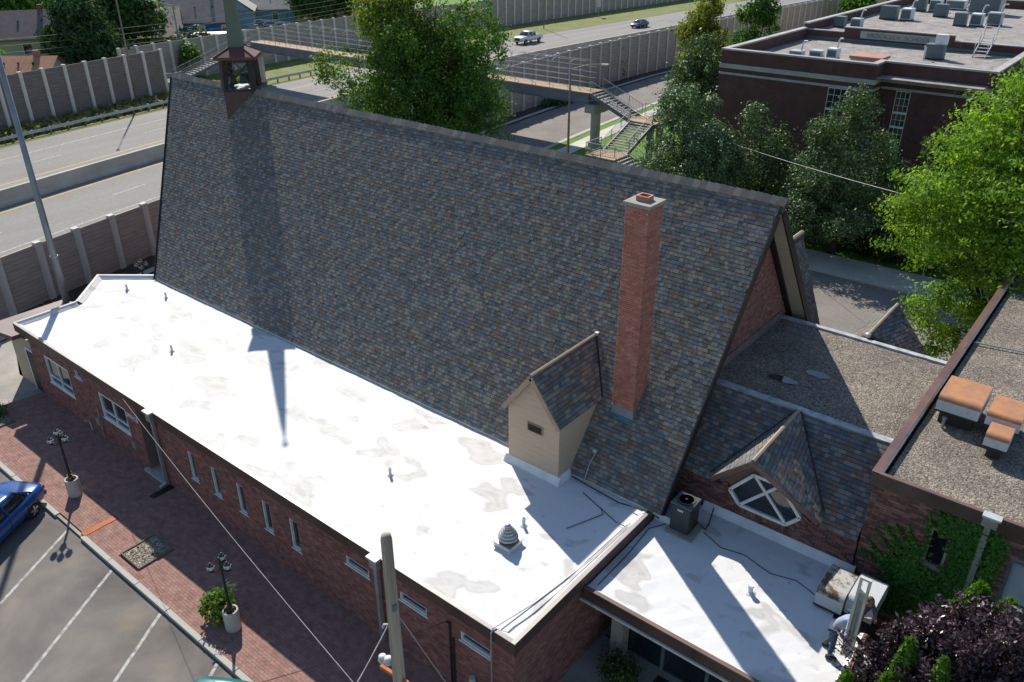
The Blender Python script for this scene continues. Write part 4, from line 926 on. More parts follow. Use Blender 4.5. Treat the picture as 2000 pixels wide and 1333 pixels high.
# ---------------------------------------------------------------- entrance link with the lower white roof
link = thing('entrance_link', 'low entrance building with a white roof in the shade of the annex', 'building', (-6, 17, 0))
LZ = 3.02
lp = [(-9.22, 14.75), (-2.45, 14.75), (-2.55, 17.8), (-3.4, 17.95), (-3.5, 20.05), (-9.22, 20.05)]
lroof = grid_poly(lp, LZ, 22, 14, .010, 8).build('roof_membrane', 'membrane', link)
edge_run(link, [(-9.22, 14.60), (-2.35, 14.60)], LZ + .1, LZ, .13, .12, .42, 'capbrown', 'fascia')
edge_run(link, [(-2.35, 14.60), (-2.45, 17.9)], LZ + .1, LZ, .10, .12, .42, 'capbrown', 'fascia')
MB().slab([(-8.3, 19.88, LZ), (-3.52, 19.88, LZ), (-3.52, 20.055, LZ + .24), (-8.3, 20.055, LZ + .24)], (0, .012, 0)).build('wall_flashing', 'flash', link)
MB().slab([(-9.22, 18.5, LZ), (-8.3, 18.5, LZ), (-8.3, 18.5, LZ + .3), (-9.22, 18.5, LZ + .3)], (0, .012, 0)).build('wall_flashing', 'flash', link)
MB().box(-9.3, -2.4, 14.56, 14.62, LZ - .40, LZ - .33).build('gutter_strip', 'offwhite', link)
MB().box(-9.2, -2.6, 14.75, 20, LZ - .36, LZ - .30).build('soffit', 'capbrown', link)
m = MB(); m.box(-9.2, -2.6, 15.9, 16.0, 0, .12); m.box(-9.2, -2.6, 15.9, 16.0, 2.35, 2.66)
for x in (-8.6, -7.2, -5.8, -4.4, -3.0): m.box(x - .05, x + .05, 15.88, 16.02, .12, 2.35)
sf_ = m.build('storefront', 'unitteal', link)
for x in (-7.9, -6.5, -5.1, -3.7): MB().box(x - .64, x + .64, 15.94, 15.97, .12, 2.35).build('pane', 'glass', sf_)
MB().box(-8.75, -8.35, 15.5, 15.88, 0, 2.6).build('column', 'concrete', link)
p = MB().lathe([(.07, 0), (.07, .22), (.09, .24), (.09, .3)], (-5.53, 17.45, LZ), 12).build('vent_pipe', 'flash', link); MB().lathe([(.17, 0), (.12, .03), (.075, .05)], (-5.53, 17.45, LZ), 12).build('pipe_boot', 'membrane', p)
MB().tube([(-7.7, 18.9, LZ + .02), (-7.0, 18.6, LZ + .02), (-6.3, 18.75, LZ + .02), (-5.4, 18.5, LZ + .02), (-4.7, 18.7, LZ + .02), (-4.1, 18.5, LZ + .02)], .012).build('roof_cable', 'wireblack', link)
MB().tube([(-9.0, 15.0, LZ + .02), (-9.0, 16.5, LZ + .02), (-9.1, 18.0, LZ + .02), (-8.8, 18.5, LZ + .03)], .012).build('roof_cable', 'wireblack', link)

# condenser
ac = thing('air_conditioner', 'dark condenser unit on a square pad beside the church eave', 'air conditioner', (-8.25, 18.68, LZ))
MB().box(-8.70, -7.80, 18.20, 19.12, LZ, LZ + .07).build('pad', 'concrete', ac)
MB().box(-8.62, -7.98, 18.36, 19.02, LZ + .07, LZ + 1.02).build('casing', 'ac', ac, bevel=.05)
m = MB().box(-8.65, -7.95, 18.33, 19.05, LZ + 1.02, LZ + 1.10); lid = m.build('lid', 'ac_top', ac, bevel=.03)
MB().lathe([(.27, 0), (.29, .012), (.29, .02), (.26, .02)], (-8.30, 18.69, LZ + 1.098), 24).build('fan_ring', 'dark', lid)
for k in range(7): MB().lathe([(.26 - k * .035, 0), (.265 - k * .035, .01), (.255 - k * .035, .01)], (-8.30, 18.69, LZ + 1.12), 20).build('grille_ring', 'ac_top', lid)
MB().lathe([(.045, 0), (.045, .02)], (-8.30, 18.69, LZ + 1.122), 12).build('fan_hub', 'galv', lid)
for k in range(12): MB().box(-8.60 + k * .051, -8.58 + k * .051, 18.345, 18.36, LZ + .12, LZ + .98).build('fin', 'ac_top', ac)
MB().box(-8.40, -8.22, 18.338, 18.347, LZ + .86, LZ + .93).build('badge', 'galvlt', ac)
MB().tube([(-7.98, 18.9, LZ + .3), (-7.7, 18.95, LZ + .1), (-7.75, 19.3, LZ + .05), (-7.9, 19.9, LZ + .2)], .02).build('refrigerant_line', 'wireblack', ac)

# turbine ventilator
tv = thing('roof_ventilator', 'grey ringed dome ventilator on the white office roof', 'roof vent', (-11.86, 14.48, ZM))
MB().box(-12.16, -11.56, 14.18, 14.78, ZM, ZM + .16).build('curb', 'flash', tv); MB().box(-12.20, -11.52, 14.14, 14.82, ZM + .16, ZM + .20).build('curb_cap', 'galv', tv)
MB().lathe([(.16, 0), (.16, .16)], (-11.86, 14.48, ZM + .2), 16).build('throat', 'dark', tv)
for r_, z_ in ((.31, .26), (.27, .36), (.22, .45), (.165, .53), (.11, .60)):
    MB().lathe([(r_ - .05, .0), (r_, .015), (r_ + .005, .05), (r_ - .03, .085), (r_ - .08, .10)], (-11.86, 14.48, ZM + z_), 24).build('louvre_ring', 'galv', tv, smooth=True)
MB().lathe([(.10, 0), (.08, .05), (.03, .08)], (-11.86, 14.48, ZM + .68), 16).build('dome', 'galv', tv, smooth=True)

# ---------------------------------------------------------------- brick annex at the right
annex = thing('brick_annex', 'brown brick annex with gravel roof and ivy covered wall', 'building', (0, 28, 0))
AX, AY, AZ = -3.62, 20.15, 6.60
grid_poly([(AX + .22, AY - .02), (16, AY - .02), (16, 38), (AX + .22, 38)], 6.34, 20, 18, .012, 6).build('gravel_roof', 'gravelroof', annex)
edge_run(annex, [(AX - .08, AY - .14), (16, AY - .14)], AZ, 6.40, .12, .06, .42, 'capbrown', 'fascia')
edge_run(annex, [(AX - .10, 38), (AX - .10, AY - .14)], AZ, 6.40, .22, .02, .42, 'capbrown', 'fascia')
m = MB(); ho = [(-2.0, -1.48, 4.22, 5.48), (-.10, .75, 4.1, 5.48)]
xs = sorted([AX, 16] + [v for o in ho for v in o[:2]])
for a, b in zip(xs[:-1], xs[1:]):
    z = -.1
    for o in ho:
        if o[0] <= a + 1e-6 and o[1] >= b - 1e-6: m.add([(a, AY, z), (b, AY, z), (b, AY, o[2]), (a, AY, o[2])], [(0, 1, 2, 3)]); z = o[3]
    m.add([(a, AY, z), (b, AY, z), (b, AY, 6.4), (a, AY, 6.4)], [(0, 1, 2, 3)])
for (a, b, g0, g1) in ho:
    m.add([(a, AY, g0), (b, AY, g0), (b, AY, g1), (a, AY, g1), (a, AY + .22, g0), (b, AY + .22, g0), (b, AY + .22, g1), (a, AY + .22, g1)], [(0, 4, 5, 1), (1, 5, 6, 2), (2, 6, 7, 3), (3, 7, 4, 0), (4, 7, 6, 5)])
aw = m.build('wall', 'mortar', annex, recalc=False)
fr = brick_frames((AX, AY, 0), (1, 0, 0), (0, -1, 0), 7.6, 6.2, holes=[(o[0] - AX, o[1] - AX, o[2], o[3]) for o in ho], l=.305, h=.075, seed=15)
pieces(aw, 'brick', fr, 'brick_dark', 300, min_px=5)
MB().add([(AX, AY, -.1), (AX, 38, -.1), (AX, 38, 6.4), (AX, AY, 6.4)], [(0, 1, 2, 3)]).build('side_wall', 'brick_dark', annex)
MB().add([(AX, 38, -.1), (16, 38, -.1), (16, 38, 6.4), (AX, 38, 6.4)], [(0, 1, 2, 3)]).build('back_wall', 'brick_dark', annex)
f = MB().box(-2.0, -1.93, AY + .02, AY + .2, 4.22, 5.48); f.box(-1.93, -1.48, AY + .02, AY + .2, 4.22, 4.28); f.box(-1.93, -1.48, AY + .02, AY + .2, 5.42, 5.48); f.box(-1.54, -1.48, AY + .02, AY + .2, 4.28, 5.42)
w_ = f.build('window', 'stone', annex); MB().box(-1.93, -1.54, AY + .12, AY + .14, 4.28, 5.42).build('pane', 'glass', w_)
f = MB().box(-.10, -.03, AY - .02, AY + .2, 4.1, 5.48); f.box(-.03, .68, AY - .02, AY + .2, 4.1, 4.17); f.box(-.03, .68, AY - .02, AY + .2, 5.41, 5.48); f.box(.68, .75, AY - .02, AY + .2, 4.1, 5.48)
w_ = f.build('louvre_frame', 'unitteal', annex)
for k in range(20): MB().obox((.325, AY + .06, 4.20 + k * .062), (.70, .05, .012), rx=.7).build('slat', 'unitgrey', w_)
m = MB().box(-.86, -.72, AY - .16, AY - .05, 2.0, 5.95); m.box(-.86, -.72, AY - .16, AY - .05, 6.0, 6.3); m.box(-.95, -.6, AY - .28, AY - .1, 6.3, 6.56)
ds = m.build('downspout', 'galv', annex); MB().box(-.98, -.55, AY - .3, AY - .05, 6.56, 6.62).build('scupper_box', 'galvlt', ds)
MB().lathe([(.045, 0), (.045, .3), (.07, .3), (.07, .36)], (-2.87, 23.87, 6.34), 10).build('vent_pipe', 'galv', annex)
MB().bar((-3.4, 30.2, 6.42), (2.0, 31.2, 6.42), .05, .04).build('roof_conduit', 'galv', annex)
MB().box(-1.1, .4, 32.6, 33.8, 6.34, 6.62).build('skylight', 'flash', annex)

def hood(label, x0, x1, y0, y1, z0, h, tmat, bmat, loc_z, group=None, legs=True, seed=1):
    """barrel topped exhaust hood on a short curb"""
    t = thing('exhaust_hood', label, 'exhaust hood', ((x0 + x1) / 2, (y0 + y1) / 2, loc_z), 0, group)
    n = 7; prof = [(y0, z0), (y0, z0 + h * .58)]
    for k in range(1, n + 1): a = math.pi / 2 * k / n; prof.append((y0 + h * .38 * (1 - math.cos(a)), z0 + h * .58 + h * .38 * math.sin(a)))
    prof += [(y1 - h * .5, z0 + h * .975)]
    for k in range(1, n + 1): a = math.pi / 2 * k / n; prof.append((y1 - h * .5 + h * .5 * math.sin(a), z0 + h * .45 + h * .5 * math.cos(a)))
    prof += [(y1, z0)]
    m = MB(); N = len(prof); m.v = [(x0, y, z) for y, z in prof] + [(x1, y, z) for y, z in prof]
    m.f = [(i, i + 1, N + i + 1, N + i) for i in range(2, N - 2)]; m.build('curved_top', tmat, t, smooth=False)
    m = MB(); m.v = [(x0, y, z) for y, z in prof] + [(x1, y, z) for y, z in prof]
    m.f = [tuple(range(N)), tuple(range(2 * N - 1, N - 1, -1)), (0, 1, N + 1, N), (1, 2, N + 2, N + 1), (N - 2, N - 1, 2 * N - 1, 2 * N - 2)]; m.build('skirt', bmat, t)
    MB().box(x0 + .12, x1 - .12, y0 + .15, y1 - .15, loc_z, z0 + .05).build('curb', 'dark', t)
    MB().box(x0 - .015, x1 + .015, y0 - .015, y0 + .015, z0 - .02, z0 + .03).build('rim', 'dark', t)
    return t
G = 'rusty exhaust hoods on the annex roof'
hood('largest rust topped exhaust hood on the annex roof, nearest the parapet', -3.2, -2.05, 24.0, 25.7, 6.78, .52, 'hoodrust', 'hoodgal', 6.34, G)
hood('mid sized orange topped exhaust hood at the right edge of the annex roof', -1.88, -1.0, 24.0, 25.4, 6.80, .45, 'hoodrust', 'hoodgal', 6.34, G)
hood('smallest rust stained exhaust hood in front of the two larger ones', -1.68, -1.08, 22.95, 23.85, 6.72, .44, 'hoodrust', 'hoodgal', 6.34, G)
hood('rust patched pale exhaust hood on the lower white roof behind the workers', -3.98, -3.25, 18.1, 19.45, 3.10, .62, 'hoodmix', 'hoodgal', LZ)
hood('plain grey exhaust hood against the annex wall behind the workers', -3.22, -2.5, 18.25, 19.6, 3.12, .60, 'hoodgal', 'hoodgal', LZ)

# ivy on the annex wall
iv = thing('ivy', 'green climbing ivy spreading over the annex brick wall', 'ivy', (-1.4, AY - .05, 2.5))
r = np.random.default_rng(12); pts = []
def in_hole(x, z): return (-2.08 < x < -1.50 - .10 * math.sin(z * 9) and 4.15 < z < 5.55) or (-.12 < x < .8 and 4.05 < z < 5.5)
def dens(x, z):
    d = math.exp(-((x + 1.05) / .55) ** 2) * (1 if z < 6.15 else 0)
    d = max(d, math.exp(-((x + 2.05) / .62) ** 2) * max(0, min(1, (4.95 - z) / .6)), math.exp(-((x + 1.3) / 1.2) ** 2) * max(0, min(1, (4.1 - z) / .5)))
    d = max(d, math.exp(-((x + .5) / .24) ** 2) * (1 if z < 5.85 else 0) * .9)
    return d
while len(pts) < 7600:
    x, z = r.uniform(-3.5, .2), r.uniform(2.2, 6.2)
    if dens(x, z) > r.uniform(.12, 1) and not in_hole(x, z): pts.append((x, AY - r.uniform(.03, .16), z))
stems = MB()
for sx, sz, ex, ez in ((-2.2, 3.6, -3.3, 4.75), (-2.2, 3.8, -3.15, 5.1), (-2.1, 4.0, -2.85, 5.2), (-2.1, 4.2, -2.55, 5.3), (-2.0, 4.1, -2.12, 5.95), (-1.75, 5.5, -1.95, 6.1), (-1.5, 5.5, -1.7, 6.15), (-2.4, 3.4, -3.45, 4.35), (-2.3, 3.3, -3.5, 3.95), (-1.4, 5.3, -1.35, 6.15)):
    stems.tube([(sx, AY - .04, sz), ((sx + ex) / 2 + .06, AY - .04, (sz + ez) / 2), (ex, AY - .04, ez)], [.02, .014, .006], 5)
    for k in range(150):
        q = r.uniform(0, 1); w = .11 * (1.05 - q); pts.append((sx + (ex - sx) * q + .06 * math.sin(q * 3.1) + r.normal(0, w), AY - r.uniform(.03, .12), sz + (ez - sz) * q + r.normal(0, w)))
stems.build('stems', 'bark', iv)
leaves('foliage', 'leaf_ivy', iv, pts, np.tile([0, -1.0, .35], (len(pts), 1)), .082, 3, 1.15, .45)

# ---------------------------------------------------------------- small things on the pavement
def lamp_post(label, x, y, seed):
    t = thing('lamp_post', label, 'lamp post', (x, y, 0), 0, 'three globe lamp posts in round planters')
    m = MB().lathe([(.24, 0), (.25, .05), (.25, .72), (.235, .75), (.19, .75), (.19, .66)], (x, y, 0), 20); m.build('planter', 'planter', t, smooth=False)
    MB().lathe([(.19, 0), (.0, .01)], (x, y, .67), 16).build('soil', 'soil', t)
    MB().lathe([(.11, 0), (.11, .1), (.075, .2), (.085, .32), (.05, .42), (.045, .7), (.035, 2.0), (.05, 2.05), (.03, 2.1), (.03, 2.25)], (x, y, .62), 12).build('shaft', 'lampblack', t, smooth=True)
    R = random.Random(seed); a0 = R.uniform(0, 2)
    for k in range(4):
        if k < 3: a = a0 + k * 2.094; cx, cy, zt = x + math.cos(a) * .28, y + math.sin(a) * .28, 2.62
        else: cx, cy, zt = x, y, 2.86
        if k == 3 and seed == 1: continue
        arm = MB().tube([(x, y, zt - .18), ((x + cx) / 2, (y + cy) / 2, zt - .25), (cx, cy, zt - .17)], .016, 6); arm = arm.build('arm', 'lampblack', t)
        MB().lathe([(.03, -.17), (.09, -.13), (.10, -.10), (.06, -.08)], (cx, cy, zt), 12).build('globe_holder', 'lampblack', arm)
        g = MB().lathe([(.05, -.09), (.105, -.03), (.115, .03), (.09, .10), (.04, .13)], (cx, cy, zt), 14).build('globe', 'lampglass', arm, smooth=True)
        MB().lathe([(.10, .085), (.085, .12), (.03, .15), (.012, .2)], (cx, cy, zt), 12).build('globe_cap', 'lampblack', arm)
        for q in range(6):
            b = q * 1.047; MB().bar((cx + .107 * math.cos(b), cy + .107 * math.sin(b), zt - .05), (cx + .118 * math.cos(b), cy + .118 * math.sin(b), zt + .04), .014, .014).build('globe_rib', 'lampblack', arm)
    p, o = crown_pts([(x, y, .86, .13, .13, .12)], 60, .05, 6, seed, .2); leaves('planter_flowers', 'flower', t, p, o, .045, seed, 1.0)
    return t
lamp_post('globe lamp post in a round planter near the parked blue car', -28.93, 9.03, 3)
lamp_post('globe lamp post in a round planter beside the flowering shrub', -18.50, 8.97, 1)
lamp_post('small globe lamp post by the noise wall behind the white roof', -42.07, 19.66, 6)
sh = shrub('ornamental_grass', 'spiky green and yellow flowering plant beside a lamp post planter', -19.22, 8.95, 0.02, .52, .48, .85, 'leaf_arbor', 1500, .085, 4, 'plant', None, 'flower', 260, .10)
m = MB(); R = random.Random(5)
for k in range(70):
    a = R.uniform(0, 6.28); e = R.uniform(.2, .6); zt = R.uniform(.9, 1.25); bx_, by_ = -19.05 + R.uniform(-.1, .1), 9.12 + R.uniform(-.1, .1)
    m.add([(bx_ - .012, by_, .4), (bx_ + .012, by_, .4), (bx_ + math.cos(a) * e * .5 + .010, by_ + math.sin(a) * e * .5, zt), (bx_ + math.cos(a) * e * .5 - .010, by_ + math.sin(a) * e * .5, zt), (bx_ + math.cos(a) * e, by_ + math.sin(a) * e, zt - .08)], [(0, 1, 2, 3), (3, 2, 4)])
m.build('blades', 'leaf_arbor', sh, recalc=False)
MB().lathe([(.24, 0), (.28, .3), (.25, .3)], (-19.2, 8.95, 0), 14).build('pot', 'brick_chim', sh)
def bed(label, x0, x1, y0, y1):
    t = thing('gravel_bed', label, 'planting bed', ((x0 + x1) / 2, (y0 + y1) / 2, 0))
    m = MB(); m.box(x0, x1, y0, y0 + .05, -.05, .06); m.box(x0, x1, y1 - .05, y1, -.05, .06); m.box(x0, x0 + .05, y0 + .05, y1 - .05, -.05, .06); m.box(x1 - .05, x1, y0 + .05, y1 - .05, -.05, .06); m.build('edging', 'mortar_dark', t)
    MB().box(x0 + .05, x1 - .05, y0 + .05, y1 - .05, -.05, .015).build('fill', 'gravelbed', t)
    R = random.Random(3); st = MB()
    for k in range(420):
        c = (R.uniform(x0 + .08, x1 - .08), R.uniform(y0 + .08, y1 - .08), .02); s = R.uniform(.018, .04)
        st.obox(c, (s * R.uniform(1, 1.8), s, s * .8), R.uniform(0, 3), R.uniform(-.5, .5), R.uniform(-.5, .5))
    o = st.build('pebbles', 'gravelbed', t, recalc=False); o['kind'] = 'stuff'
    return t
bed('square pebble bed set in the brick pavement near the kerb', -24.42, -23.18, 8.42, 9.72)
bed('pebble bed with a small green plant at the left picture edge', -38.2, -36.05, 9.1, 9.78)
shrub('small_plant', 'small yellow green plant in the leftmost pebble bed', -37.1, 9.55, .03, .3, .3, .6, 'leaf_arbor', 500, .07, 8, 'plant')
tag(MB().box(-26.58, -26.30, 8.08, 9.28, -.06, .012).build('clay_strip', 'orange'), 'orange clay drainage strip crossing the brick pavement to the kerb', 'drain')
t = thing('drain_grate', 'dark grate set in the shaded pavement by the office door', 'grate', (-26.5, 11.25, 0)); MB().box(-26.64, -26.36, 10.82, 11.68, -.06, -.01).build('pit', 'dark', t)
for k in range(9): MB().box(-26.64, -26.36, 10.86 + k * .09, 10.90 + k * .09, -.01, .006).build('grate_bar', 'blacksteel', t)
t = thing('floor_mat', 'large dark mat on the shaded courtyard before the glass doors', 'mat', (-6.1, 15.3, 0)); MB().box(-7.2, -4.6, 14.55, 15.75, -.01, .012).build('mat_body', 'dark', t)
shrub('courtyard_shrub', 'dark round shrub in the shaded courtyard by the entrance', -8.0, 14.9, 0, .55, .5, .75, 'leaf_dark', 1600, .06, 5)
t = thing('garden_ornament', 'small pale garden ornament in the dark courtyard corner', 'ornament', (-8.75, 12.9, 0))
MB().lathe([(.2, 0), (.2, .08), (.1, .12), (.13, .3), (.18, .42), (.12, .58), (.05, .62), (.09, .68), (.1, .76), (.03, .86)], (-8.75, 12.9, 0), 12).build('figure', 'flash', t, smooth=True); MB().box(-9.0, -8.5, 12.65, 13.15, -.01, .03).build('plinth', 'concrete', t)
shrub('wall_shrub', 'low dark yellow flowered shrub at the foot of the near noise wall', -44.3, 15.4, 0, 1.1, .8, .9, 'leaf_dark', 1500, .11, 6, 'shrub', None, 'flower', 60)

# ---------------------------------------------------------------- poles and wires
t = thing('utility_pole', 'weathered wooden utility pole in front of the office wing', 'utility pole', (-10.2, 8.5, 0))
MB().tube([(-10.2, 8.48, -.5), (-10.2, 8.5, 4.5), (-10.2, 8.5, 8.52), (-10.2, 8.5, 8.62), (-10.2, 8.5, 8.66)], [.17, .145, .12, .105, .05], 14).build('shaft', 'pole', t, smooth=True)
MB().box(-10.10, -10.06, 8.40, 8.52, 6.62, 6.80).build('bracket', 'bluesteel', t)
MB().bar((-10.75, 8.45, 4.42), (-9.9, 8.5, 4.42), .08, .09).build('cross_arm', 'orange', t)
for x_, z_ in ((-10.42, 4.78), (-10.62, 4.70)):
    MB().lathe([(.03, 0), (.10, .02), (.11, .06), (.06, .1), (.10, .12), (.09, .17), (.03, .2)], (x_, 8.42, z_), 12).build('insulator', 'flash', t, smooth=True)
MB().tube([(-10.31, 8.45, 6.05), (-10.45, 8.42, 5.98), (-10.5, 8.42, 5.85)], .03, 6).build('dead_end_clamp', 'galvlt', t)
MB().tube([(-10.34, 8.46, 6.0), (-10.36, 8.46, 5.4), (-10.33, 8.46, 4.6)], .012, 5).build('ground_wire', 'wire', t)
def wire(label, a, b, sag, r, mat='wire', n=14):
    a = Vector(a); b = Vector(b); P = [a.lerp(b, i / n) - Vector((0, 0, sag * 4 * (i / n) * (1 - i / n))) for i in range(n + 1)]
    o = MB().tube(P, r, 5).build('cable', mat); return tag(o, label, 'cable')
wire('pale cable slanting from the office eave down across the brick pavement', (-28.65, 11.5, 3.3), (-9.86, 7.0, 5.91), .2, .008)
wire('twisted pale service cable tied to the wooden utility pole', (-10.33, 8.42, 6.02), (-9.24, 6.0, 6.2), .05, .012)
wire('guy cable running down right from the wooden utility pole', (-10.08, 8.48, 6.55), (-7.6, 9.5, 2.0), .02, .009)
wire('thin service wire from the wall conduit toward the street', (-11.62, 11.5, 2.75), (-12.6, 6.0, 4.6), .1, .008, 'wireblack')
wire('long pale overhead wire crossing in front of the school trees', (-36.2, 64.2, 4.2), (-3.0, 36.0, 9.1), .5, .014)
t = thing('light_pole', 'tall grey tapered light pole behind the left end of the white roof', 'light pole', (-40.15, 14.72, 0))
MB().tube([(-40.15, 14.72, -.1), (-40.15, 14.72, 5), (-40.15, 14.72, 17.5)], [.19, .16, .09], 12).build('shaft', 'polegrey', t, smooth=True)
MB().lathe([(.30, 0), (.30, .05), (.2, .08)], (-40.15, 14.72, 0), 12).build('base_plate', 'polegrey', t); MB().lathe([(.185, 0), (.195, .03), (.185, .06)], (-40.15, 14.72, 5.2), 12).build('joint_band', 'galv', t)
MB().tube([(-40.15, 14.72, 17.4), (-41.2, 14.2, 17.9), (-42.4, 13.6, 18.0)], .05, 8).build('arm', 'polegrey', t); MB().obox((-42.7, 13.45, 17.98), (.7, .3, .14), .46).build('lamp_head', 'polegrey', t)
def street_pole(label, x, y, h, mat, arm=None, r=.11, zb=0):
    t = thing('street_light', label, 'street light', (x, y, zb)); MB().tube([(x, y, zb - .2), (x, y, zb + h)], [r, r * .6], 8).build('shaft', mat, t, smooth=True)
    if arm:
        MB().tube([(x, y, zb + h - .1), (x + arm[0] * .6, y + arm[1] * .6, zb + h + .35), (x + arm[0], y + arm[1], zb + h + .4)], r * .35, 6).build('arm', mat, t)
        MB().obox((x + arm[0] * 1.15, y + arm[1] * 1.15, zb + h + .38), (.6, .26, .12), math.atan2(arm[1], arm[0])).build('lamp_head', 'galvlt', t)
    return t
street_pole('brown street light rising from the verge before the far noise wall', -92.9, 47.2, 13, 'polerust', (3, -2))
street_pole('slim brown street light on the lawn by the footbridge stairs', -42.9, 61.2, 7.6, 'polerust', (2.3, 1.2), .12)
street_pole('thin pole rising through the tree edge behind the church ridge', -56.9, 66.4, 13.5, 'polegrey', None, .09)
street_pole('slim post on the grass far across the freeway', -97.5, 130.0, 11, 'polerust', None, .10)
street_pole('grey cobra head street light among the houses', -110.5, 63.8, 8.4, 'polegrey', (-5.5, -1.2), .16)
street_pole('short lantern post on the lawn beside the footbridge landing', -36.9, 70.0, 3.1, 'lampblack', None, .05)
street_pole('pale utility pole left of the conifer across the freeway', -99.2, 36.2, 12, 'polegrey', None, .2)
for k, dz in enumerate((0, .55, 1.3, 2.0)):
    wire(('topmost', 'second from top', 'second from bottom', 'lowest')[3 - k] + ' power line strung past the houses across the freeway', (-104.5, 38, 5.1 + dz), (-112, 110, 5.9 + dz), .8, .014)
# ---------------------------------------------------------------- footbridge
br = thing('footbridge', 'pedestrian footbridge with hooped rails and switchback stairs over the freeway', 'footbridge', (-68, 65.3, 0))
BZ, B0, B1 = 5.0, 64.25, 66.45
x = -94.6; k = 0
dk = MB().box(-94.6, -42.9, B0, B1, BZ - .14, BZ - .03).build('deck', 'polerust', br)
pf = []
while x < -42.95: pf.append(((x, B0 + .02, BZ - .03), (.285, 0, 0), (0, B1 - B0 - .04, 0), (0, 0, .03 + R.uniform(0, .006)))); x += .3
pieces(dk, 'deck_board', pf, 'deck', 180, min_px=3)
for y in (B0 - .02, B1 - .28): MB().box(-94.6, -42.9, y, y + .3, BZ - .95, BZ - .15).build('girder', 'bluesteel', br)
for y in (B0 - .05, B1 - .25): MB().box(-94.6, -42.9, y - .06, y + .36, BZ - 1.0, BZ - .95).build('flange', 'bluesteel', br)
def hoop(x):
    m = MB(); P = [(x, B0 + .05, BZ - .1), (x, B0 + .02, BZ + 1.0), (x, B0 + .05, BZ + 1.9)]
    for q in range(1, 8): a = math.pi * q / 8; P.append((x, (B0 + B1) / 2 - (B1 - B0 - .1) / 2 * math.cos(a), BZ + 1.9 + .75 * math.sin(a)))
    P += [(x, B1 - .05, BZ + 1.9), (x, B1 - .05, BZ - .1)]
    m.tube(P, .026, 6); return m.build('hoop', 'railgrey', br)
x = -93.6
while x < -43.5: hoop(x); x += 2.1
for y in (B0 + .03, B1 - .05):
    for z in (.45, .95, 1.45, 1.95): MB().tube([(-94.5, y, BZ + z), (-43.6, y, BZ + z)], .016, 5).build('rail', 'railgrey', br)
for y in (65.0, 65.7): MB().tube([(-94.0, y, BZ + 2.63), (-43.8, y, BZ + 2.63)], .016, 5).build('rail', 'railgrey', br)
for (xa, xb) in ((-43.8, -45.6), (-93.2, -91.4)):
    for y in (B0 + .03, B1 - .05): MB().tube([(xa, y, BZ + .1), (xb, y, BZ + 1.9)], .026, 5).build('rail_brace', 'railgrey', br)
for px_ in (-42.6, -94.2):
    p = MB().lathe([(.62, 0), (.62, .5), (.46, .52), (.46, 3.4)], (px_, 65.1, -.1), 16).build('pier', 'concrete_lt', br)
    MB().prism([(px_ - .55, 64.0), (px_ + .55, 64.0), (px_ + .75, 65.3), (px_ + .55, 66.6), (px_ - .55, 66.6), (px_ - .75, 65.3)], 3.25, 4.0).build('pier_cap', 'concrete', p)
def flight(a, b, w, n, side):
    """treads from a (top) to b (bottom) of width w along 'side'"""
    a = Vector(a); b = Vector(b); s = Vector(side).normalized() * w; d = b - a; run = Vector((d.x, d.y, 0)); L = run.length; rd = run.normalized(); g = L / n
    for k in range(n):
        p = a + rd * (g * k) + Vector((0, 0, d.z * (k + 1) / n))
        MB().slab([p + Vector((0, 0, 0)), p + rd * (g * .92), p + rd * (g * .92) + s, p + s], (0, 0, -.07)).build('tread', 'tread', br)
    for o in (Vector((0, 0, 0)), s):
        MB().bar(a + o + Vector((0, 0, -.18)), b + o + Vector((0, 0, -.18)), .07, .34).build('stringer', 'bluesteel', br)
        m = MB(); m.bar(a + o + Vector((0, 0, 1.05)), b + o + Vector((0, 0, 1.05)), .035, .035); m.bar(a + o + Vector((0, 0, .2)), b + o + Vector((0, 0, .2)), .04, .04)
        nb = int(L / .16)
        for k in range(nb + 1):
            p = a.lerp(b, k / nb) + o; m.bar(p + Vector((0, 0, .2)), p + Vector((0, 0, 1.05)), .05 if k % 9 == 0 else .018, .05 if k % 9 == 0 else .018)
        m.build('railing', 'railgrey', br)
def rail_line(P, mat='railgrey'):
    m = MB()
    for p, q in zip(P[:-1], P[1:]):
        p = Vector(p); q = Vector(q); m.bar(p + Vector((0, 0, 1.05)), q + Vector((0, 0, 1.05)), .05, .05); m.bar(p + Vector((0, 0, .15)), q + Vector((0, 0, .15)), .04, .04); nb = max(2, int((q - p).length / .16))
        for k in range(nb + 1): u = p.lerp(q, k / nb); m.bar(u + Vector((0, 0, .0 if k % 9 == 0 else .15)), u + Vector((0, 0, 1.05)), .05 if k % 9 == 0 else .018, .05 if k % 9 == 0 else .018)
    m.build('railing', mat, br)
def landing(x0, x1, y0, y1, z):
    l = MB().box(x0, x1, y0, y1, z - .12, z).build('landing', 'deck', br); MB().box(x0 - .02, x1 + .02, y0 - .02, y1 + .02, z - .4, z - .13).build('landing_frame', 'bluesteel', l)
flight((-42.8, B0 + .1, 5.0), (-38.4, B0 + .1, 3.2), 2.0, 11, (0, 1, 0)); landing(-38.4, -35.8, 64.15, 66.9, 3.2)
rail_line([(-38.4, 66.85, 3.2), (-35.85, 66.85, 3.2), (-35.85, 64.2, 3.2)])
flight((-38.3, 64.15, 3.2), (-38.3, 60.0, 1.45), 2.3, 12, (1, 0, 0)); landing(-38.6, -35.7, 57.6, 60.0, 1.45)
rail_line([(-38.55, 60.0, 1.45), (-38.55, 57.65, 1.45), (-35.75, 57.65, 1.45)])
flight((-35.7, 57.7, 1.45), (-32.6, 57.7, 0.05), 2.2, 9, (0, 1, 0))
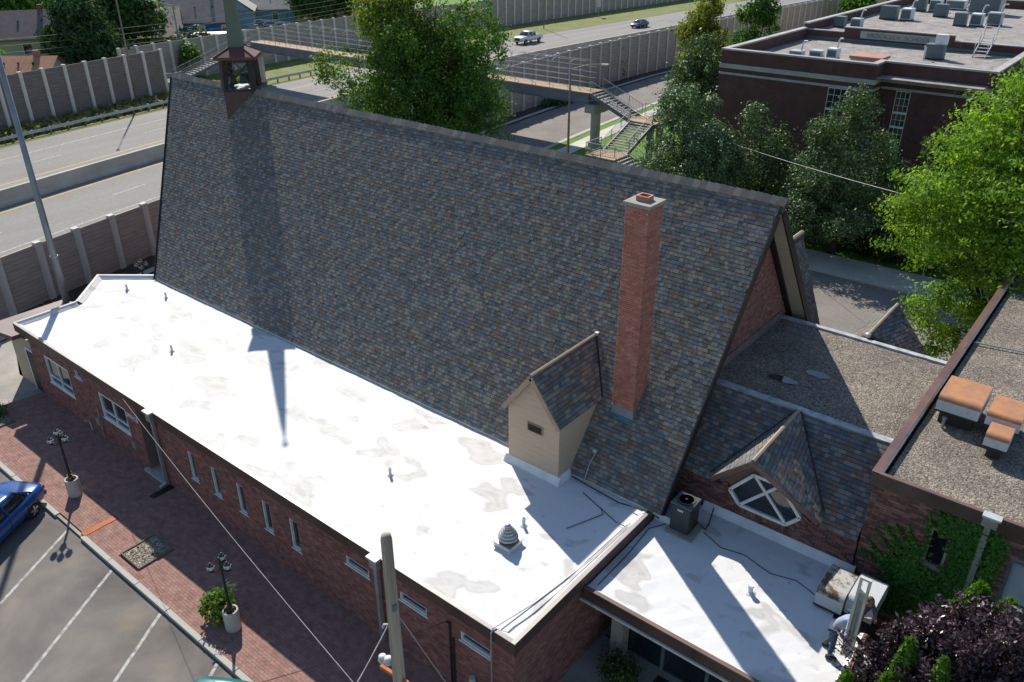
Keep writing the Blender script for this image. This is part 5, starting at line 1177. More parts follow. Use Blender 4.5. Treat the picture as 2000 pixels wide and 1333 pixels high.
for (x_, y_, h) in ((-36.3, 66.0, 2.8), (-36.4, 64.6, 2.8), (-37.2, 58.4, 1.0)): MB().box(x_ - .25, x_ + .25, y_ - .2, y_ + .2, -.1, h).build('stair_column', 'concrete', br)
# far stairs down to the other side
flight((-94.7, B1 - .05, 5.0), (-96.6, 61.6, 3.0), 1.9, 10, (-1, -.35, 0)); landing(-98.6, -94.6, 60.6, 63.0, 3.0)
flight((-96.2, 60.6, 3.0), (-97.4, 55.6, 1.2), 1.9, 12, (-1, .1, 0)); landing(-99.6, -96.9, 53.8, 55.6, 1.2); rail_line([(-96.9, 55.6, 1.2), (-96.9, 53.85, 1.2), (-99.5, 53.85, 1.2)])
flight((-99.4, 55.5, 1.2), (-102.0, 55.5, 0.0), 1.6, 7, (0, -1, 0))
t = thing('traffic_sign', 'small pale road sign on the freeway verge far right', 'sign', (-100.0, 152, 0)); MB().box(-100.05, -99.95, 151.95, 152.05, 0, 3.2).build('sign_post', 'galv', t); MB().box(-100.0, -99.93, 151.3, 152.7, 1.9, 3.2).build('sign_plate', 'unitgrey', t)
t = thing('round_sign', 'round pale sign facing away beneath the dark street trees', 'sign', (-9.4, 50.9, 0)); MB().tube([(-9.4, 50.9, 0), (-9.4, 50.9, 2.3)], .03).build('sign_post', 'galv', t)
m = MB(); m.v = [(-9.4 + .38 * math.cos(a * .3927), 50.86, 2.5 + .38 * math.sin(a * .3927)) for a in range(16)]; m.f = [tuple(range(16))]; mm = MB().slab([Vector(v) for v in m.v], (0, -.02, 0)); mm.build('sign_plate', 'unitgrey', t)

# ---------------------------------------------------------------- school
sch = thing('school', 'large dark brick school with pale stone bands and flat gravel roofs', 'school', (-12, 80, 0))
SY, SX = 60.0, -28.3; SB = 75.8
m = MB()
o1 = [(SX, SY), (-17.3, SY), (-16.8, SY + 1.6), (14, SY + 1.6), (14, SB + 60), (SX, SB + 60)]
m.prism([(SX, SY), (-17.0, SY), (-17.0, SY + 1.7), (-10.0, SY + 1.7), (-10.0, SB + 4), (SX, SB + 4)], -.1, 9.75); m.build('front_block', 'schoolbrick', sch)
MB().prism([(SX, SB), (20, SB), (20, 150), (SX, 150)], -.1, 9.97).build('main_block', 'schoolbrick', sch)
def para(x0, x1, y0, y1, z0, z1, mat='schoolbrick'): return MB().box(x0, x1, y0, y1, z0, z1).build('parapet', mat, sch)
para(SX, -17.0, SY, SY + .35, 9.75, 10.62); para(-17.35, -17.0, SY + .35, SY + 2.05, 9.75, 10.62); para(-17.0, -10, SY + 1.7, SY + 2.05, 9.75, 10.62); para(SX, SX + .35, SY + .35, SB, 9.75, 10.62); para(-10.35, -10.0, SY + 2.05, SB, 9.75, 10.62)
for a, b, c, d in ((SX - .05, -16.96, SY - .05, SY + .4), (-17.4, -16.95, SY + .4, SY + 2.1), (-16.95, -9.95, SY + 1.65, SY + 2.1), (SX - .05, SX + .42, SY + .4, SB), (-10.42, -9.95, SY + 2.1, SB), (SX - .05, SX + .42, SB, 150), (SX + .42, 20, 149.5, 150)):
    MB().box(a, b, c, d, 10.62 if d <= SB else 11.0, 10.74 if d <= SB else 11.12).build('coping', 'coping', sch)
para(SX, SX + .35, SB + .35, 149, 9.98, 11.0)
MB().box(SX + .35, -10.35, SY + .35, SB, 9.76, 9.80).build('front_gravel', 'schoolroof', sch); MB().box(SX + .36, 20, SB + .36, 149, 10.22, 10.32).build('main_gravel', 'schoolroof', sch)
para(SX, 20, SB, SB + .34, 9.98, 10.55); MB().box(SX - .03, -24.7, SB - .03, SB + .38, 10.55, 10.62).build('coping', 'coping', sch); MB().box(-15.95, 20, SB - .03, SB + .38, 10.55, 10.62).build('coping', 'coping', sch)
para(-24.7, -16.0, SB - .04, SB + .38, 10.3, 10.95); MB().box(-24.74, -15.96, SB - .07, SB + .42, 10.95, 11.03).build('coping', 'coping', sch)
MB().box(SX + .4, -10.4, SB - .06, SB - .012, 9.76, 10.08).build('base_flashing', 'unitteal', sch)
sg = MB().box(-23.3, -17.35, SB - .10, SB - .045, 10.22, 10.80).build('sign_panel', 'stone', sch)
text_part('sign_letters', 'BROOKSIDE  SCHOOL', .50, 'unitteal', sg, Matrix.Translation((-22.75, SB - .105, 10.33)) @ Matrix.Rotation(math.pi / 2, 4, 'X'), .012, space=1.02)
for z0, z1, pr_ in ((9.36, 9.68, .07), (8.90, 9.06, .05)):
    MB().box(SX - pr_, -17.0 + pr_, SY - pr_, SY + .1, z0, z1).build('stone_band', 'stone', sch); MB().box(-17.1, -17.0 + pr_, SY + .1, SY + 1.66, z0, z1).build('stone_band', 'stone', sch); MB().box(-16.9, -10.0, SY + 1.7 - pr_, SY + 1.8, z0, z1).build('stone_band', 'stone', sch)
    MB().box(SX - pr_, SX + .1, SY + .1, 150, z0, z1).build('stone_band', 'stone', sch)
def swin(x0, x1, z0, z1, Y):
    f = window(sch, x0, x1, z0, z1, Y - .02, bars=[x0 + (x1 - x0) * k / 3 for k in (1, 2)], hbars=[z0 + (z1 - z0) * k / 8 for k in range(1, 8)], fw=.045, mat='offwhite', sill=False, recess=.0)
    for k in (3, 5): MB().box(x0 + .03, x1 - .03, Y - .075, Y - .02, z0 + (z1 - z0) * k / 8 - .07, z0 + (z1 - z0) * k / 8 + .07).build('transom', 'white', f)
swin(-19.95, -18.6, 5.0, 8.88, SY); swin(-15.85, -14.9, 5.0, 8.88, SY + 1.7); swin(-24.5, -23.2, 1.0, 4.4, SY); swin(-19.95, -18.6, 1.0, 4.4, SY)
# roof stair
st = thing('roof_stair', 'steel roof stair with handrails climbing the school parapet', 'stair', (-13.6, 74.6, 9.8))
for sx in (-14.0, -13.1):
    MB().bar((sx, 73.6, 9.85), (sx, 76.0, 11.1), .06, .18).build('stringer', 'galvlt', st); MB().bar((sx, 73.7, 10.7), (sx, 76.2, 12.0), .05, .05).build('handrail', 'galvlt', st)
    for yy_, zz_ in ((73.8, 9.9), (75.0, 10.5), (76.1, 11.1)): MB().bar((sx, yy_, zz_), (sx, yy_, zz_ + .95), .045, .045).build('rail_post', 'galvlt', st)
for k in range(6): MB().box(-14.0, -13.1, 73.75 + k * .4, 74.0 + k * .4, 9.98 + k * .205, 10.02 + k * .205).build('tread', 'galvlt', st)
def unit(label, x, y, z, w, d, h, mat, pipe=True, name='rooftop_unit', group='rooftop units on the school'):
    t = thing(name, label, 'rooftop unit', (x, y, z), 0, group); MB().box(x - w / 2, x + w / 2, y - d / 2, y + d / 2, z, z + .1).build('curb', 'dark', t)
    MB().box(x - w / 2, x + w / 2, y - d / 2, y + d / 2, z + .1, z + h).build('casing', mat, t, bevel=.03); MB().box(x - w / 2 + .08, x + w / 2 - .08, y - d / 2 - .012, y - d / 2 + .01, z + .2, z + h - .12).build('grille', 'unitteal', t)
    if pipe: MB().tube([(x + w * .3, y, z + h), (x + w * .35, y, z + h + .5), (x + w * .45, y, z + h + .7), (x + w * .7, y, z + h + .72)], .06, 6).build('goose_neck', 'galvlt', t)
    return t
Z0, Z1 = 9.8, 10.32
unit('low grey box at the left front of the school roof', -24.6, 65.4, Z0, 1.0, .8, .5, 'unitgrey')
unit('slatted grey box second from left on the front school roof', -23.2, 65.8, Z0, .95, .8, .6, 'unitgrey', False)
unit('pale box with goose neck pipe left of the salmon roof hatch', -22.1, 66.2, Z0, .8, .8, .8, 'flash')
t = unit('tall dark ducted unit with a white head by the school sign', -16.1, 71.0, Z0, 1.3, 1.0, 1.1, 'unitteal', False); MB().box(-16.2, -15.4, 70.7, 71.3, Z0 + 1.1, Z0 + 1.8).build('fan_head', 'flash', t); MB().tube([(-16.6, 70.1, Z0), (-16.6, 70.1, Z0 + .9), (-16.6, 69.8, Z0 + 1.0)], .08, 8).build('white_pipe', 'flash', t)
for k, (x_, y_, w_, d_, h_, mt, pp, lb) in enumerate(((-26.9, 81, .9, .9, .95, 'unitteal', False, 'teal grilled box at the far left of the upper school roof'), (-25.5, 81.3, .9, .9, .85, 'unitgrey', True, 'blue grey box just behind the left end of the school sign'),
     (-25.3, 90, 1.5, 1.2, 1.25, 'unitteal', False, 'wide teal condenser on the upper school roof left of a pale duct box'), (-23.7, 90.3, 1.0, 1.2, 1.1, 'flash', True, 'pale duct box with goose neck right of the wide teal condenser'), (-25.0, 99.5, 1.1, 1.1, 1.3, 'unitteal', False, 'small teal condenser far back beside a pale twin'),
     (-23.6, 100, 1.1, 1.1, 1.2, 'flash', True, 'small pale duct box far back beside a teal condenser'), (-21.9, 95.3, 1.2, 1.0, 1.2, 'unitteal', False, 'lone condenser with looping pipe in the middle of the school roof'), (-22.4, 103.4, 1.9, 1.2, 1.0, 'flash', False, 'low wide pale unit near the far school parapet'),
     (-18.6, 88.9, 1.0, 1.0, 1.15, 'unitteal', False, 'teal condenser left of the roof stair with a pale duct box'), (-17.4, 89.7, 1.0, 1.0, 1.1, 'flash', True, 'pale duct box touching the teal condenser left of the roof stair'), (-16.2, 91.2, 1.2, 1.1, 1.15, 'unitgrey', True, 'grey duct box above the roof stair on the school'),
     (-19.0, 101, 2.9, 2.4, 2.2, 'unitgrey', False, 'biggest grey air handler on the school roof'), (-13.0, 100.6, 1.2, 1.0, 1.3, 'unitteal', False, 'teal condenser near the right picture edge on the school roof'), (-11.6, 101.8, 1.2, 1.1, 1.3, 'flash', True, 'pale duct box near the right picture edge on the school roof'), (-10.6, 104.5, 1.2, 1.1, 1.5, 'flash', True, 'rearmost pale duct box near the right picture edge'))):
    unit(lb, x_, y_, Z1, w_, d_, h_, mt, pp)
t = thing('roof_hatch', 'salmon coloured flat roof hatch on the front school roof', 'roof hatch', (-19.6, 66.9, Z0)); MB().box(-20.7, -18.5, 66.0, 67.8, Z0, Z0 + .22).build('hatch_curb', 'unitgrey', t); MB().box(-20.8, -18.4, 65.9, 67.9, Z0 + .22, Z0 + .42).build('hatch_lid', 'hatch', t)
wb = MB().box(-31, 20, 108.3, 108.7, 10.3, 11.1).build('parapet', 'schoolbrick', sch); MB().box(-28.2, 20, 108.25, 108.75, 11.1, 11.2).build('coping', 'coping', sch)
st2 = thing('roof_stair', 'small far roof stair at the back of the school roof', 'stair', (-22.5, 107, Z1))
for sx in (-23.2, -21.8): MB().bar((sx, 105.8, 10.35), (sx, 108.2, 11.4), .08, .2).build('stringer', 'galvlt', st2); MB().bar((sx, 105.8, 11.3), (sx, 108.4, 12.5), .06, .06).build('handrail', 'galvlt', st2)
for k in range(5): MB().box(-23.2, -21.8, 106 + k * .45, 106.3 + k * .45, 10.5 + k * .2, 10.55 + k * .2).build('tread', 'galvlt', st2)
MB().prism([(-38, 128), (-29.5, 128), (-29.5, 150), (-38, 150)], 0, 12.5).build('rear_block', 'tan', sch)

# ---------------------------------------------------------------- houses across the freeway
def house(label, x, y, w, d, h, rh, rot, wall, roofm, seed=1, hip=0, wins=3):
    """ridge along local x; front faces local -y"""
    t = thing('house', label, 'house', (x, y, 0), rot); R = random.Random(seed)
    MB().box(-w / 2, w / 2, -d / 2, d / 2, -.1, h).build('wall', wall, t)
    o = .4; hp = hip
    MB().add([(-w / 2 - o, -d / 2 - o, h - .1), (w / 2 + o, -d / 2 - o, h - .1), (w / 2 + o, d / 2 + o, h - .1), (-w / 2 - o, d / 2 + o, h - .1), (-w / 2 - o + hp, 0, h + rh), (w / 2 + o - hp, 0, h + rh), (-w / 2 - o, -d / 2 - o, h - .25), (w / 2 + o, -d / 2 - o, h - .25), (w / 2 + o, d / 2 + o, h - .25), (-w / 2 - o, d / 2 + o, h - .25)],
             [(0, 1, 5, 4), (2, 3, 4, 5), (6, 7, 8, 9), (0, 6, 7, 1), (1, 7, 8, 2), (2, 8, 9, 3), (3, 9, 6, 0)] + ([(1, 2, 5), (3, 0, 4)] if hip else [])).build('roof', roofm, t)
    if not hip:
        for sx in (-1, 1): MB().add([(sx * w / 2, -d / 2, h - .1), (sx * w / 2, d / 2, h - .1), (sx * w / 2, 0, h + rh * .93)], [(0, 1, 2)]).build('gable', wall, t)
    rt = [c for c in t.children if c.name.startswith('roof')][0]
    MB().box(w * .2 - .3, w * .2 + .3, -.3, .3, h + rh * .5, h + rh + .6).build('chimney', 'brick', rt)
    for k in range(3): MB().lathe([(.1, 0), (.1, .25), (.16, .3), (.05, .42)], (-w * .3 + k * w * .25, -d * .22, h + rh * .52), 8).build('roof_vent', 'dark', rt)
    for k in range(wins):
        xx = -w / 2 + w * (k + .5) / wins; f = MB().box(xx - .6, xx + .6, -d / 2 - .05, -d / 2 + .02, h - 2.0, h - .6).build('window', 'white', t); MB().box(xx - .5, xx + .5, -d / 2 - .07, -d / 2, h - 1.9, h - .7).build('pane', 'glass', f)
        f = MB().box(w / 2 - .02, w / 2 + .05, -d / 4 - .5 + k * d / 4, -d / 4 + .4 + k * d / 4, h - 2.0, h - .7).build('window', 'white', t); MB().box(w / 2, w / 2 + .07, -d / 4 - .42 + k * d / 4, -d / 4 + .32 + k * d / 4, h - 1.9, h - .8).build('pane', 'glass', f)
    return t
MT['hcream'] = M_boards('cream_house_siding', (.50, .47, .37), (.44, .41, .33), 6); MT['hblue'] = M_boards('bright_blue_siding', (.03, .105, .26), (.03, .09, .22), 6); MT['hpale'] = M_boards('pale_blue_siding', (.22, .32, .46), (.20, .29, .42), 6)
MT['hgrey'] = M_boards('grey_house_siding', (.26, .30, .33), (.22, .26, .29), 6); MT['htan'] = M_boards('tan_house_siding', (.42, .32, .19), (.36, .28, .17), 6); MT['hwhite'] = M_boards('white_house_siding', (.60, .60, .58), (.5, .5, .48), 6)
for nm, c in (('rgrey', (.175, .155, .155)), ('rmauve', (.19, .15, .15)), ('rpale', (.40, .37, .335)), ('rtan', (.36, .29, .24)), ('rorange', (.42, .215, .13)), ('rtaupe', (.27, .225, .205))): MT[nm] = M('roof_' + nm, c, .95, tuple(v * .8 for v in c), 1.5, 6, fine=.15)
A45 = math.radians(52)
house('cream house with mauve grey hip roof beyond the noise wall at far left', -122, 49.0, 11, 8, 5.2, 3.0, A45 + .2, 'hcream', 'rmauve', 1, 3.0)
house('small garage with a sunlit orange roof behind the conifer', -104.6, 41.2, 6.5, 6.0, 3.2, 1.9, A45 - .2, 'hgrey', 'rorange', 2, 0, 1)
house('grey house behind the shade tree with a pale shingled roof', -131, 66.5, 17, 8, 3.9, 2.6, A45 + .1, 'hgrey', 'rtan', 3)
house('white garage with vehicles parked beside it across the freeway', -122, 67.0, 6, 5, 3.4, 1.3, A45, 'hwhite', 'rtaupe', 4, 0, 1)
house('bright blue house with taupe roof and white porch trim', -130, 79.5, 11, 8, 3.9, 3.2, A45 + .1, 'hblue', 'rtaupe', 5)
house('pale blue house with gable front beside the spire', -137, 90.0, 9, 8, 4.2, 3.0, A45 + math.pi / 2, 'hpale', 'rpale', 6)
house('long grey blue house with pale roof right of the spire', -139, 101.0, 14, 8, 3.6, 2.8, A45, 'hpale', 'rpale', 7)
house('low taupe roofed garage behind the footbridge top', -111.5, 75.5, 7, 6, 2.5, 1.6, A45, 'hgrey', 'rtaupe', 8, 1.5, 1)
house('tan house in shade left of the big maple', -131, 108.0, 13, 9, 4.6, 2.6, A45, 'htan', 'rtaupe', 9)
for lb, x, y, c in (('dark parked van by the white garage across the freeway', -117.0, 60.8, 'carnavy'),):
    t = thing('parked_van', lb, 'van', (x, y, 0), A45); MB().box(-2.6, 2.6, -.95, .95, .35, 1.25).build('body', c, t, bevel=.12); MB().box(-2.2, 1.6, -.85, .85, 1.25, 1.95).build('cabin', 'carglass', t, bevel=.15); MB().box(-2.15, 1.5, -.84, .84, 1.93, 2.02).build('cabin_roof', c, t, bevel=.04)
    for wx in (-1.6, 1.6):
        for wy in (-.9, .9): w = MB().tube([(wx, wy - .1, .34), (wx, wy + .1, .34)], .34, 14).build('wheel', 'tyre', t)
# porch of the blue house
t = thing('porch', 'white framed porch before the bright blue house', 'porch', (-122, 76.0, 0), A45)
MB().box(-3, 3, -1.6, 1.6, 2.5, 2.7).build('porch_roof', 'white', t)
for px_ in (-2.8, 0, 2.8): MB().box(px_ - .1, px_ + .1, -1.5, -1.3, 0, 2.5).build('porch_post', 'white', t)

# ---------------------------------------------------------------- vehicles (nose toward local +x)
def loft(rings, name, mat, parent, smooth=True, cap=True):
    m = MB(); n = len(rings[0])
    for r in rings: m.v += [tuple(p) for p in r]
    for i in range(len(rings) - 1):
        for j in range(n - 1): a = i * n + j; m.f.append((a, a + 1, a + n + 1, a + n))
        a = i * n; m.f.append((a + n - 1, a, a + n, a + 2 * n - 1))
    if cap: m.f.append(tuple(range(n))); m.f.append(tuple((len(rings) - 1) * n + j for j in range(n)))
    return m.build(name, mat, parent, smooth)
def body_ring(x, hw, zb, zt, crown=.03):
    P = [(-hw * .86, zb), (-hw * .97, zb + (zt - zb) * .25), (-hw, zb + (zt - zb) * .6), (-hw * .95, zt - .03), (-hw * .80, zt), (-hw * .4, zt + crown), (0, zt + crown * 1.3), (hw * .4, zt + crown), (hw * .80, zt), (hw * .95, zt - .03), (hw, zb + (zt - zb) * .6), (hw * .97, zb + (zt - zb) * .25), (hw * .86, zb)]
    return [(x, y, z) for y, z in P]
def wheels(t, xs, hw, r=.31, rimmat='rim'):
    for x in xs:
        for s in (-1, 1):
            w = MB().tube([(x, s * (hw - .19), r), (x, s * (hw - .17), r), (x, s * (hw - .02), r), (x, s * hw, r)], [r * .9, r, r, r * .93], 20).build('wheel', 'tyre', t)
            rm = MB().tube([(x, s * (hw - .05), r), (x, s * (hw + .006), r)], [r * .66, r * .64], 20).build('rim', 'blacksteel', w)
            for k in range(5):
                a = k * 1.2566 + .3; MB().bar((x, s * (hw + .012), r), (x + math.cos(a) * r * .62, s * (hw + .008), r + math.sin(a) * r * .62), .07, .03, up=(0, 1, 0)).build('spoke', rimmat, w)
            MB().tube([(x, s * (hw - .02), r), (x, s * (hw + .003), r)], [r * .70, r * .69], 20, cap=False).build('rim_edge', rimmat, w)
            # arch
            P = [(x + math.cos(a * math.pi / 8) * (r + .06), s * (hw - .02), r + math.sin(a * math.pi / 8) * (r + .06)) for a in range(9)]
            MB().tube(P, .028, 5).build('wheel_arch', 'dark', t)
def sedan(label, x, y, rot, paint, zb=0, name='parked_car', group=None, cat='car'):
    t = thing(name, label, cat, (x, y, zb), rot, group); HW = .87
    st = [(-2.22, .62, .42, .72), (-2.18, .76, .32, .86), (-2.0, .84, .25, .93), (-1.5, .87, .22, .95), (-.8, .87, .20, .93), (0, .87, .20, .91), (.8, .87, .20, .90), (1.3, .86, .21, .87), (1.8, .83, .23, .80), (2.1, .76, .27, .70), (2.25, .60, .34, .58)]
    loft([body_ring(*s) for s in st], 'body', paint, t)
    gl = [(-1.55, .70, .93), (-1.05, .62, 1.28), (-.75, .60, 1.34), (.0, .60, 1.38), (.30, .60, 1.36), (.55, .62, 1.27), (1.12, .72, .90)]
    def gring(x, hw, zt, base=.88): return [(x, -.79, base), (x, -.75 * .5 - hw * .5, (base + zt) / 2), (x, -hw, zt - .03), (x, -hw * .8, zt), (x, 0, zt + .02), (x, hw * .8, zt), (x, hw, zt - .03), (x, .75 * .5 + hw * .5, (base + zt) / 2), (x, .79, base)]
    loft([gring(*g) for g in gl], 'glasshouse', 'carglass', t)
    rf = [(-1.02, .58, 1.315), (-.72, .585, 1.365), (0, .585, 1.40), (.32, .585, 1.385), (.52, .59, 1.31)]
    loft([[(a, -b, c - .05), (a, -b, c - .005), (a, -b * .7, c + .01), (a, 0, c + .025), (a, b * .7, c + .01), (a, b, c - .005), (a, b, c - .05)] for a, b, c in rf], 'roof', paint, t)
    for s in (-1, 1):
        MB().bar((-1.02, s * .60, 1.29), (-1.58, s * .74, .93), .07, .04, up=(0, s, 0)).build('rear_pillar', paint, t); MB().bar((.52, s * .60, 1.28), (1.13, s * .75, .90), .05, .04, up=(0, s, 0)).build('front_pillar', paint, t); MB().bar((-.2, s * .615, 1.34), (-.25, s * .80, .92), .07, .03, up=(0, s, 0)).build('door_pillar', paint, t)
        MB().box(-2.215, -2.05, min(s * .50, s * .79), max(s * .50, s * .79), .66, .82).build('tail_light', 'taillight', t, bevel=.03); MB().box(2.0, 2.19, min(s * .45, s * .76), max(s * .45, s * .76), .52, .68).build('headlight', 'headlight', t, bevel=.03)
        m = MB().obox((.62, s * .95, .97), (.14, .18, .12)).build('mirror', paint, t, bevel=.02)
        for hx in (-.55, .45): MB().box(hx - .09, hx + .09, min(s * .875, s * .89), max(s * .875, s * .89), .74, .77).build('door_handle', paint, t)
        for gx in (-1.05, -.18, .95): MB().box(gx - .006, gx + .006, min(s * .868, s * .874), max(s * .868, s * .874), .3, .9).build('door_gap', 'dark', t)
    MB().box(-2.26, -2.1, -.78, .78, .36, .56).build('rear_bumper', paint, t, bevel=.05); MB().box(2.12, 2.30, -.74, .74, .30, .48).build('front_bumper', paint, t, bevel=.05); MB().box(-2.235, -2.2, -.25, .25, .58, .72).build('number_plate', 'flash', t)
    wheels(t, (-1.32, 1.30), .87); return t
hd = math.atan2(-.854, .52)
hx, hy = math.cos(hd), math.sin(hd)
# rear left wheel touches (-28.84, 7.49)
cx_ = -28.84 + hx * 1.32 - .87 * (-hy); cy_ = 7.49 + hy * 1.32 - .87 * hx
sedan('blue sedan backed up to the kerb at the left picture edge', cx_ - .1, cy_ + .05, hd, 'carblue', -.13)
sedan('teal car showing only its roof at the bottom picture edge', -15.75 + hx * .35 + .3, 6.0 + hy * .55, hd, 'carteal', -.13)
sedan('dark blue sedan driving on the freeway at upper right', -85.0, 143.5, -math.pi / 2 + .02, 'carnavy', 0, 'moving_car')
t = thing('pickup_truck', 'white crew cab pickup truck driving on the freeway', 'truck', (-88.9, 114.2, 0), -math.pi / 2 + .02)
st = [(-2.95, .86, .55, 1.12), (-2.9, .97, .5, 1.22), (-1.0, .99, .48, 1.24), (.2, .99, .48, 1.22), (1.2, .99, .48, 1.22), (1.3, .98, .48, 1.24), (2.2, .97, .5, 1.20), (2.75, .93, .52, 1.12), (2.92, .80, .58, .95)]
loft([body_ring(*s) for s in st], 'body', 'carwhite', t)
def pg(x, hw, zt, base=1.2): return [(x, -.90, base), (x, -hw, zt - .04), (x, -hw * .85, zt), (x, 0, zt + .02), (x, hw * .85, zt), (x, hw, zt - .04), (x, .90, base)]
loft([pg(-1.05, .80, 1.30), pg(-.95, .76, 1.82), pg(.3, .76, 1.88), pg(.75, .76, 1.82), pg(1.35, .84, 1.26)], 'glasshouse', 'carglass', t)
loft([[(a, -b, c - .05), (a, -b * .8, c + .01), (a, 0, c + .03), (a, b * .8, c + .01), (a, b, c - .05)] for a, b, c in ((-.98, .77, 1.80), (.3, .78, 1.90), (.76, .77, 1.84))], 'roof', 'carwhite', t)
MB().box(-2.8, -1.15, -.78, .78, 1.2, 1.262).build('cargo_bed', 'dark', t)
for s in (-1, 1):
    for px_ in (-.98, -.2, .72): MB().bar((px_, s * .775, 1.82), (px_ - .02 if px_ < .5 else 1.33, s * .90, 1.22), .09, .03, up=(0, s, 0)).build('pillar', 'carwhite', t)
    MB().box(2.8, 2.93, min(s * .5, s * .85), max(s * .5, s * .85), .82, 1.02).build('headlight', 'headlight', t); MB().obox((.95, s * 1.08, 1.3), (.16, .22, .22)).build('mirror', 'carwhite', t)
MB().box(2.86, 2.95, -.48, .48, .66, 1.0).build('grille', 'blacksteel', t); MB().box(2.85, 3.05, -.92, .92, .48, .66).build('bumper', 'rim', t)
wheels(t, (-1.85, 1.85), .97, .40)

# ---------------------------------------------------------------- trees
def L(cx, cy, cz, r, rz=None): return (cx, cy, cz, r, r, rz or r)
tree('maple_tree', 'big broad maple with sunlit tips coloured yellow green behind the church ridge', -40.9, 40.3,
     [L(0, 0, 8.2, 5.6, 5.2), L(-2.6, 1.2, 6.2, 4.0), L(2.8, -.6, 6.0, 4.0), L(.6, .6, 12.4, 4.4), L(-1.6, -1.8, 10.6, 3.8), L(2.6, 1.4, 10.2, 3.9), L(3.6, .6, 3.4, 2.9, 2.2), L(-3.6, -.4, 3.4, 2.8, 2.0), L(0, -3, 4.6, 3.2), L(-.4, 0, 15.2, 3.2)], 'leaf_maple', 120000, .125, 2.6, .34, 21, clump=.30, per=60, inner=.5, limbs=12, mat2='leaf_gold', frac2=.09, lumps=(95, 1.5))  # leaf_gold tips paint sunlight onto the upper left of the crown
tree('street_tree', 'tall yellow green tree between the frontage road and the school', -44.4, 88.5, [L(0, 0, 6.5, 2.7, 3.6), L(.3, 0, 10, 2.0, 2.6), L(-.6, .3, 4, 2.3)], 'leaf_gold', 14000, .2, 2.2, .2, 22, clump=.3, lumps=(45, .9))
tree('street_tree', 'full green tree just left of the school roof parapet', -40.2, 92.5, [L(0, 0, 7, 2.6, 3.4), L(.2, 0, 11, 2.2, 2.8), L(.8, 0, 4.5, 2.3)], 'leaf_maple', 14000, .2, 2.2, .2, 23, clump=.3, lumps=(45, .9))
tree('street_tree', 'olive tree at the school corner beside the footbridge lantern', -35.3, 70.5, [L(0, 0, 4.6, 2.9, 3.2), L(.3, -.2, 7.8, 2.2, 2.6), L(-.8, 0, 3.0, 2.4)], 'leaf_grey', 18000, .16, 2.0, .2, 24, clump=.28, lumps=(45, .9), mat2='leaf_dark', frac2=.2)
tree('street_tree', 'broad silvery green tree behind the ridge below the footbridge stairs', -25.2, 50.4, [L(0, 0, 4.2, 3.4, 3.2), L(-.6, .3, 6.6, 2.7, 2.8), L(1.4, -.3, 4.6, 2.6), L(-2.0, 0, 3.0, 2.3)], 'leaf_grey', 50000, .105, 1.8, .22, 25, clump=.22, per=50, inner=.3, lumps=(70, .85))
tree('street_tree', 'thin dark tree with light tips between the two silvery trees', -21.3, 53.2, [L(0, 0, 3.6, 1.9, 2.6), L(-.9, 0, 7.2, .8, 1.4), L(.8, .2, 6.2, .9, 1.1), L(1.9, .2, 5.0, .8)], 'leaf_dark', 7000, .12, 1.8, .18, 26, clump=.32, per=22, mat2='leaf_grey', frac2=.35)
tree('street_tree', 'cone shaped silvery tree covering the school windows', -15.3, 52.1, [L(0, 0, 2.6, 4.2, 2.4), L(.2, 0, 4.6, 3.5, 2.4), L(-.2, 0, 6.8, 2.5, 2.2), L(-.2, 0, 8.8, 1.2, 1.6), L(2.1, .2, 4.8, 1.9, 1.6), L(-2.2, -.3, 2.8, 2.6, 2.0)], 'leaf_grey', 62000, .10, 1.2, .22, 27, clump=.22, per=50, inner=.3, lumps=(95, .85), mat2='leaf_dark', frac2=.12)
tree('honey_locust', 'bright lime green honey locust overhanging the annex roof at right', -4.0, 40.0, [L(-2.6, -.4, 8.9, 2.7, 1.3), L(.6, 0, 9.6, 3.4, 2.0), L(-3.0, -.6, 6.4, 2.5, 1.2), L(-1.4, -.8, 3.6, 2.2, 1.2), L(1.2, -1.0, 6.4, 3.0, 1.6), L(-1.4, .4, 12.2, 2.2, 1.5), L(-2.2, .4, 10.8, 2.0, 1.2), L(2.2, 0, 12.8, 3.2, 2.0), L(3.6, -1.0, 9.0, 3.0, 1.8), L(-1.8, -1.2, 7.6, 2.4, 1.1), L(-.2, 0, 14.0, 1.8, 1.0), L(4.5, -.6, 5.0, 2.6, 1.6), L(-1.6, -1.6, 2.3, 1.1, .8), L(-3.6, -.6, 8.0, 1.9, .8)], 'leaf_locust', 95000, .082, 3.0, .28, 28, clump=.36, per=80, inner=.4, flat=.38, limbs=16, aspect=2.4)
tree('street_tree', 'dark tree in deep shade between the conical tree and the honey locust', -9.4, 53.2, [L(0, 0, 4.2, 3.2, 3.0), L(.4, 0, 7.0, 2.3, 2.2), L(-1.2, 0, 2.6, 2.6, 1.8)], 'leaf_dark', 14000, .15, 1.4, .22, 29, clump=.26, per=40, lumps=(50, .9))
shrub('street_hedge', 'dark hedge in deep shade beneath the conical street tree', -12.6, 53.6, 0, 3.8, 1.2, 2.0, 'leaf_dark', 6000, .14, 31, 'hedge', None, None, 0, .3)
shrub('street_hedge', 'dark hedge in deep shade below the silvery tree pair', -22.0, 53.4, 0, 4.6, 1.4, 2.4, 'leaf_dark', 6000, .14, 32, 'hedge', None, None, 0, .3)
shrub('street_hedge', 'dark hedge hidden in the shade of the honey locust', -5.6, 53.6, 0, 3.4, 1.2, 2.0, 'leaf_dark', 4000, .14, 33, 'hedge', None, None, 0, .3)
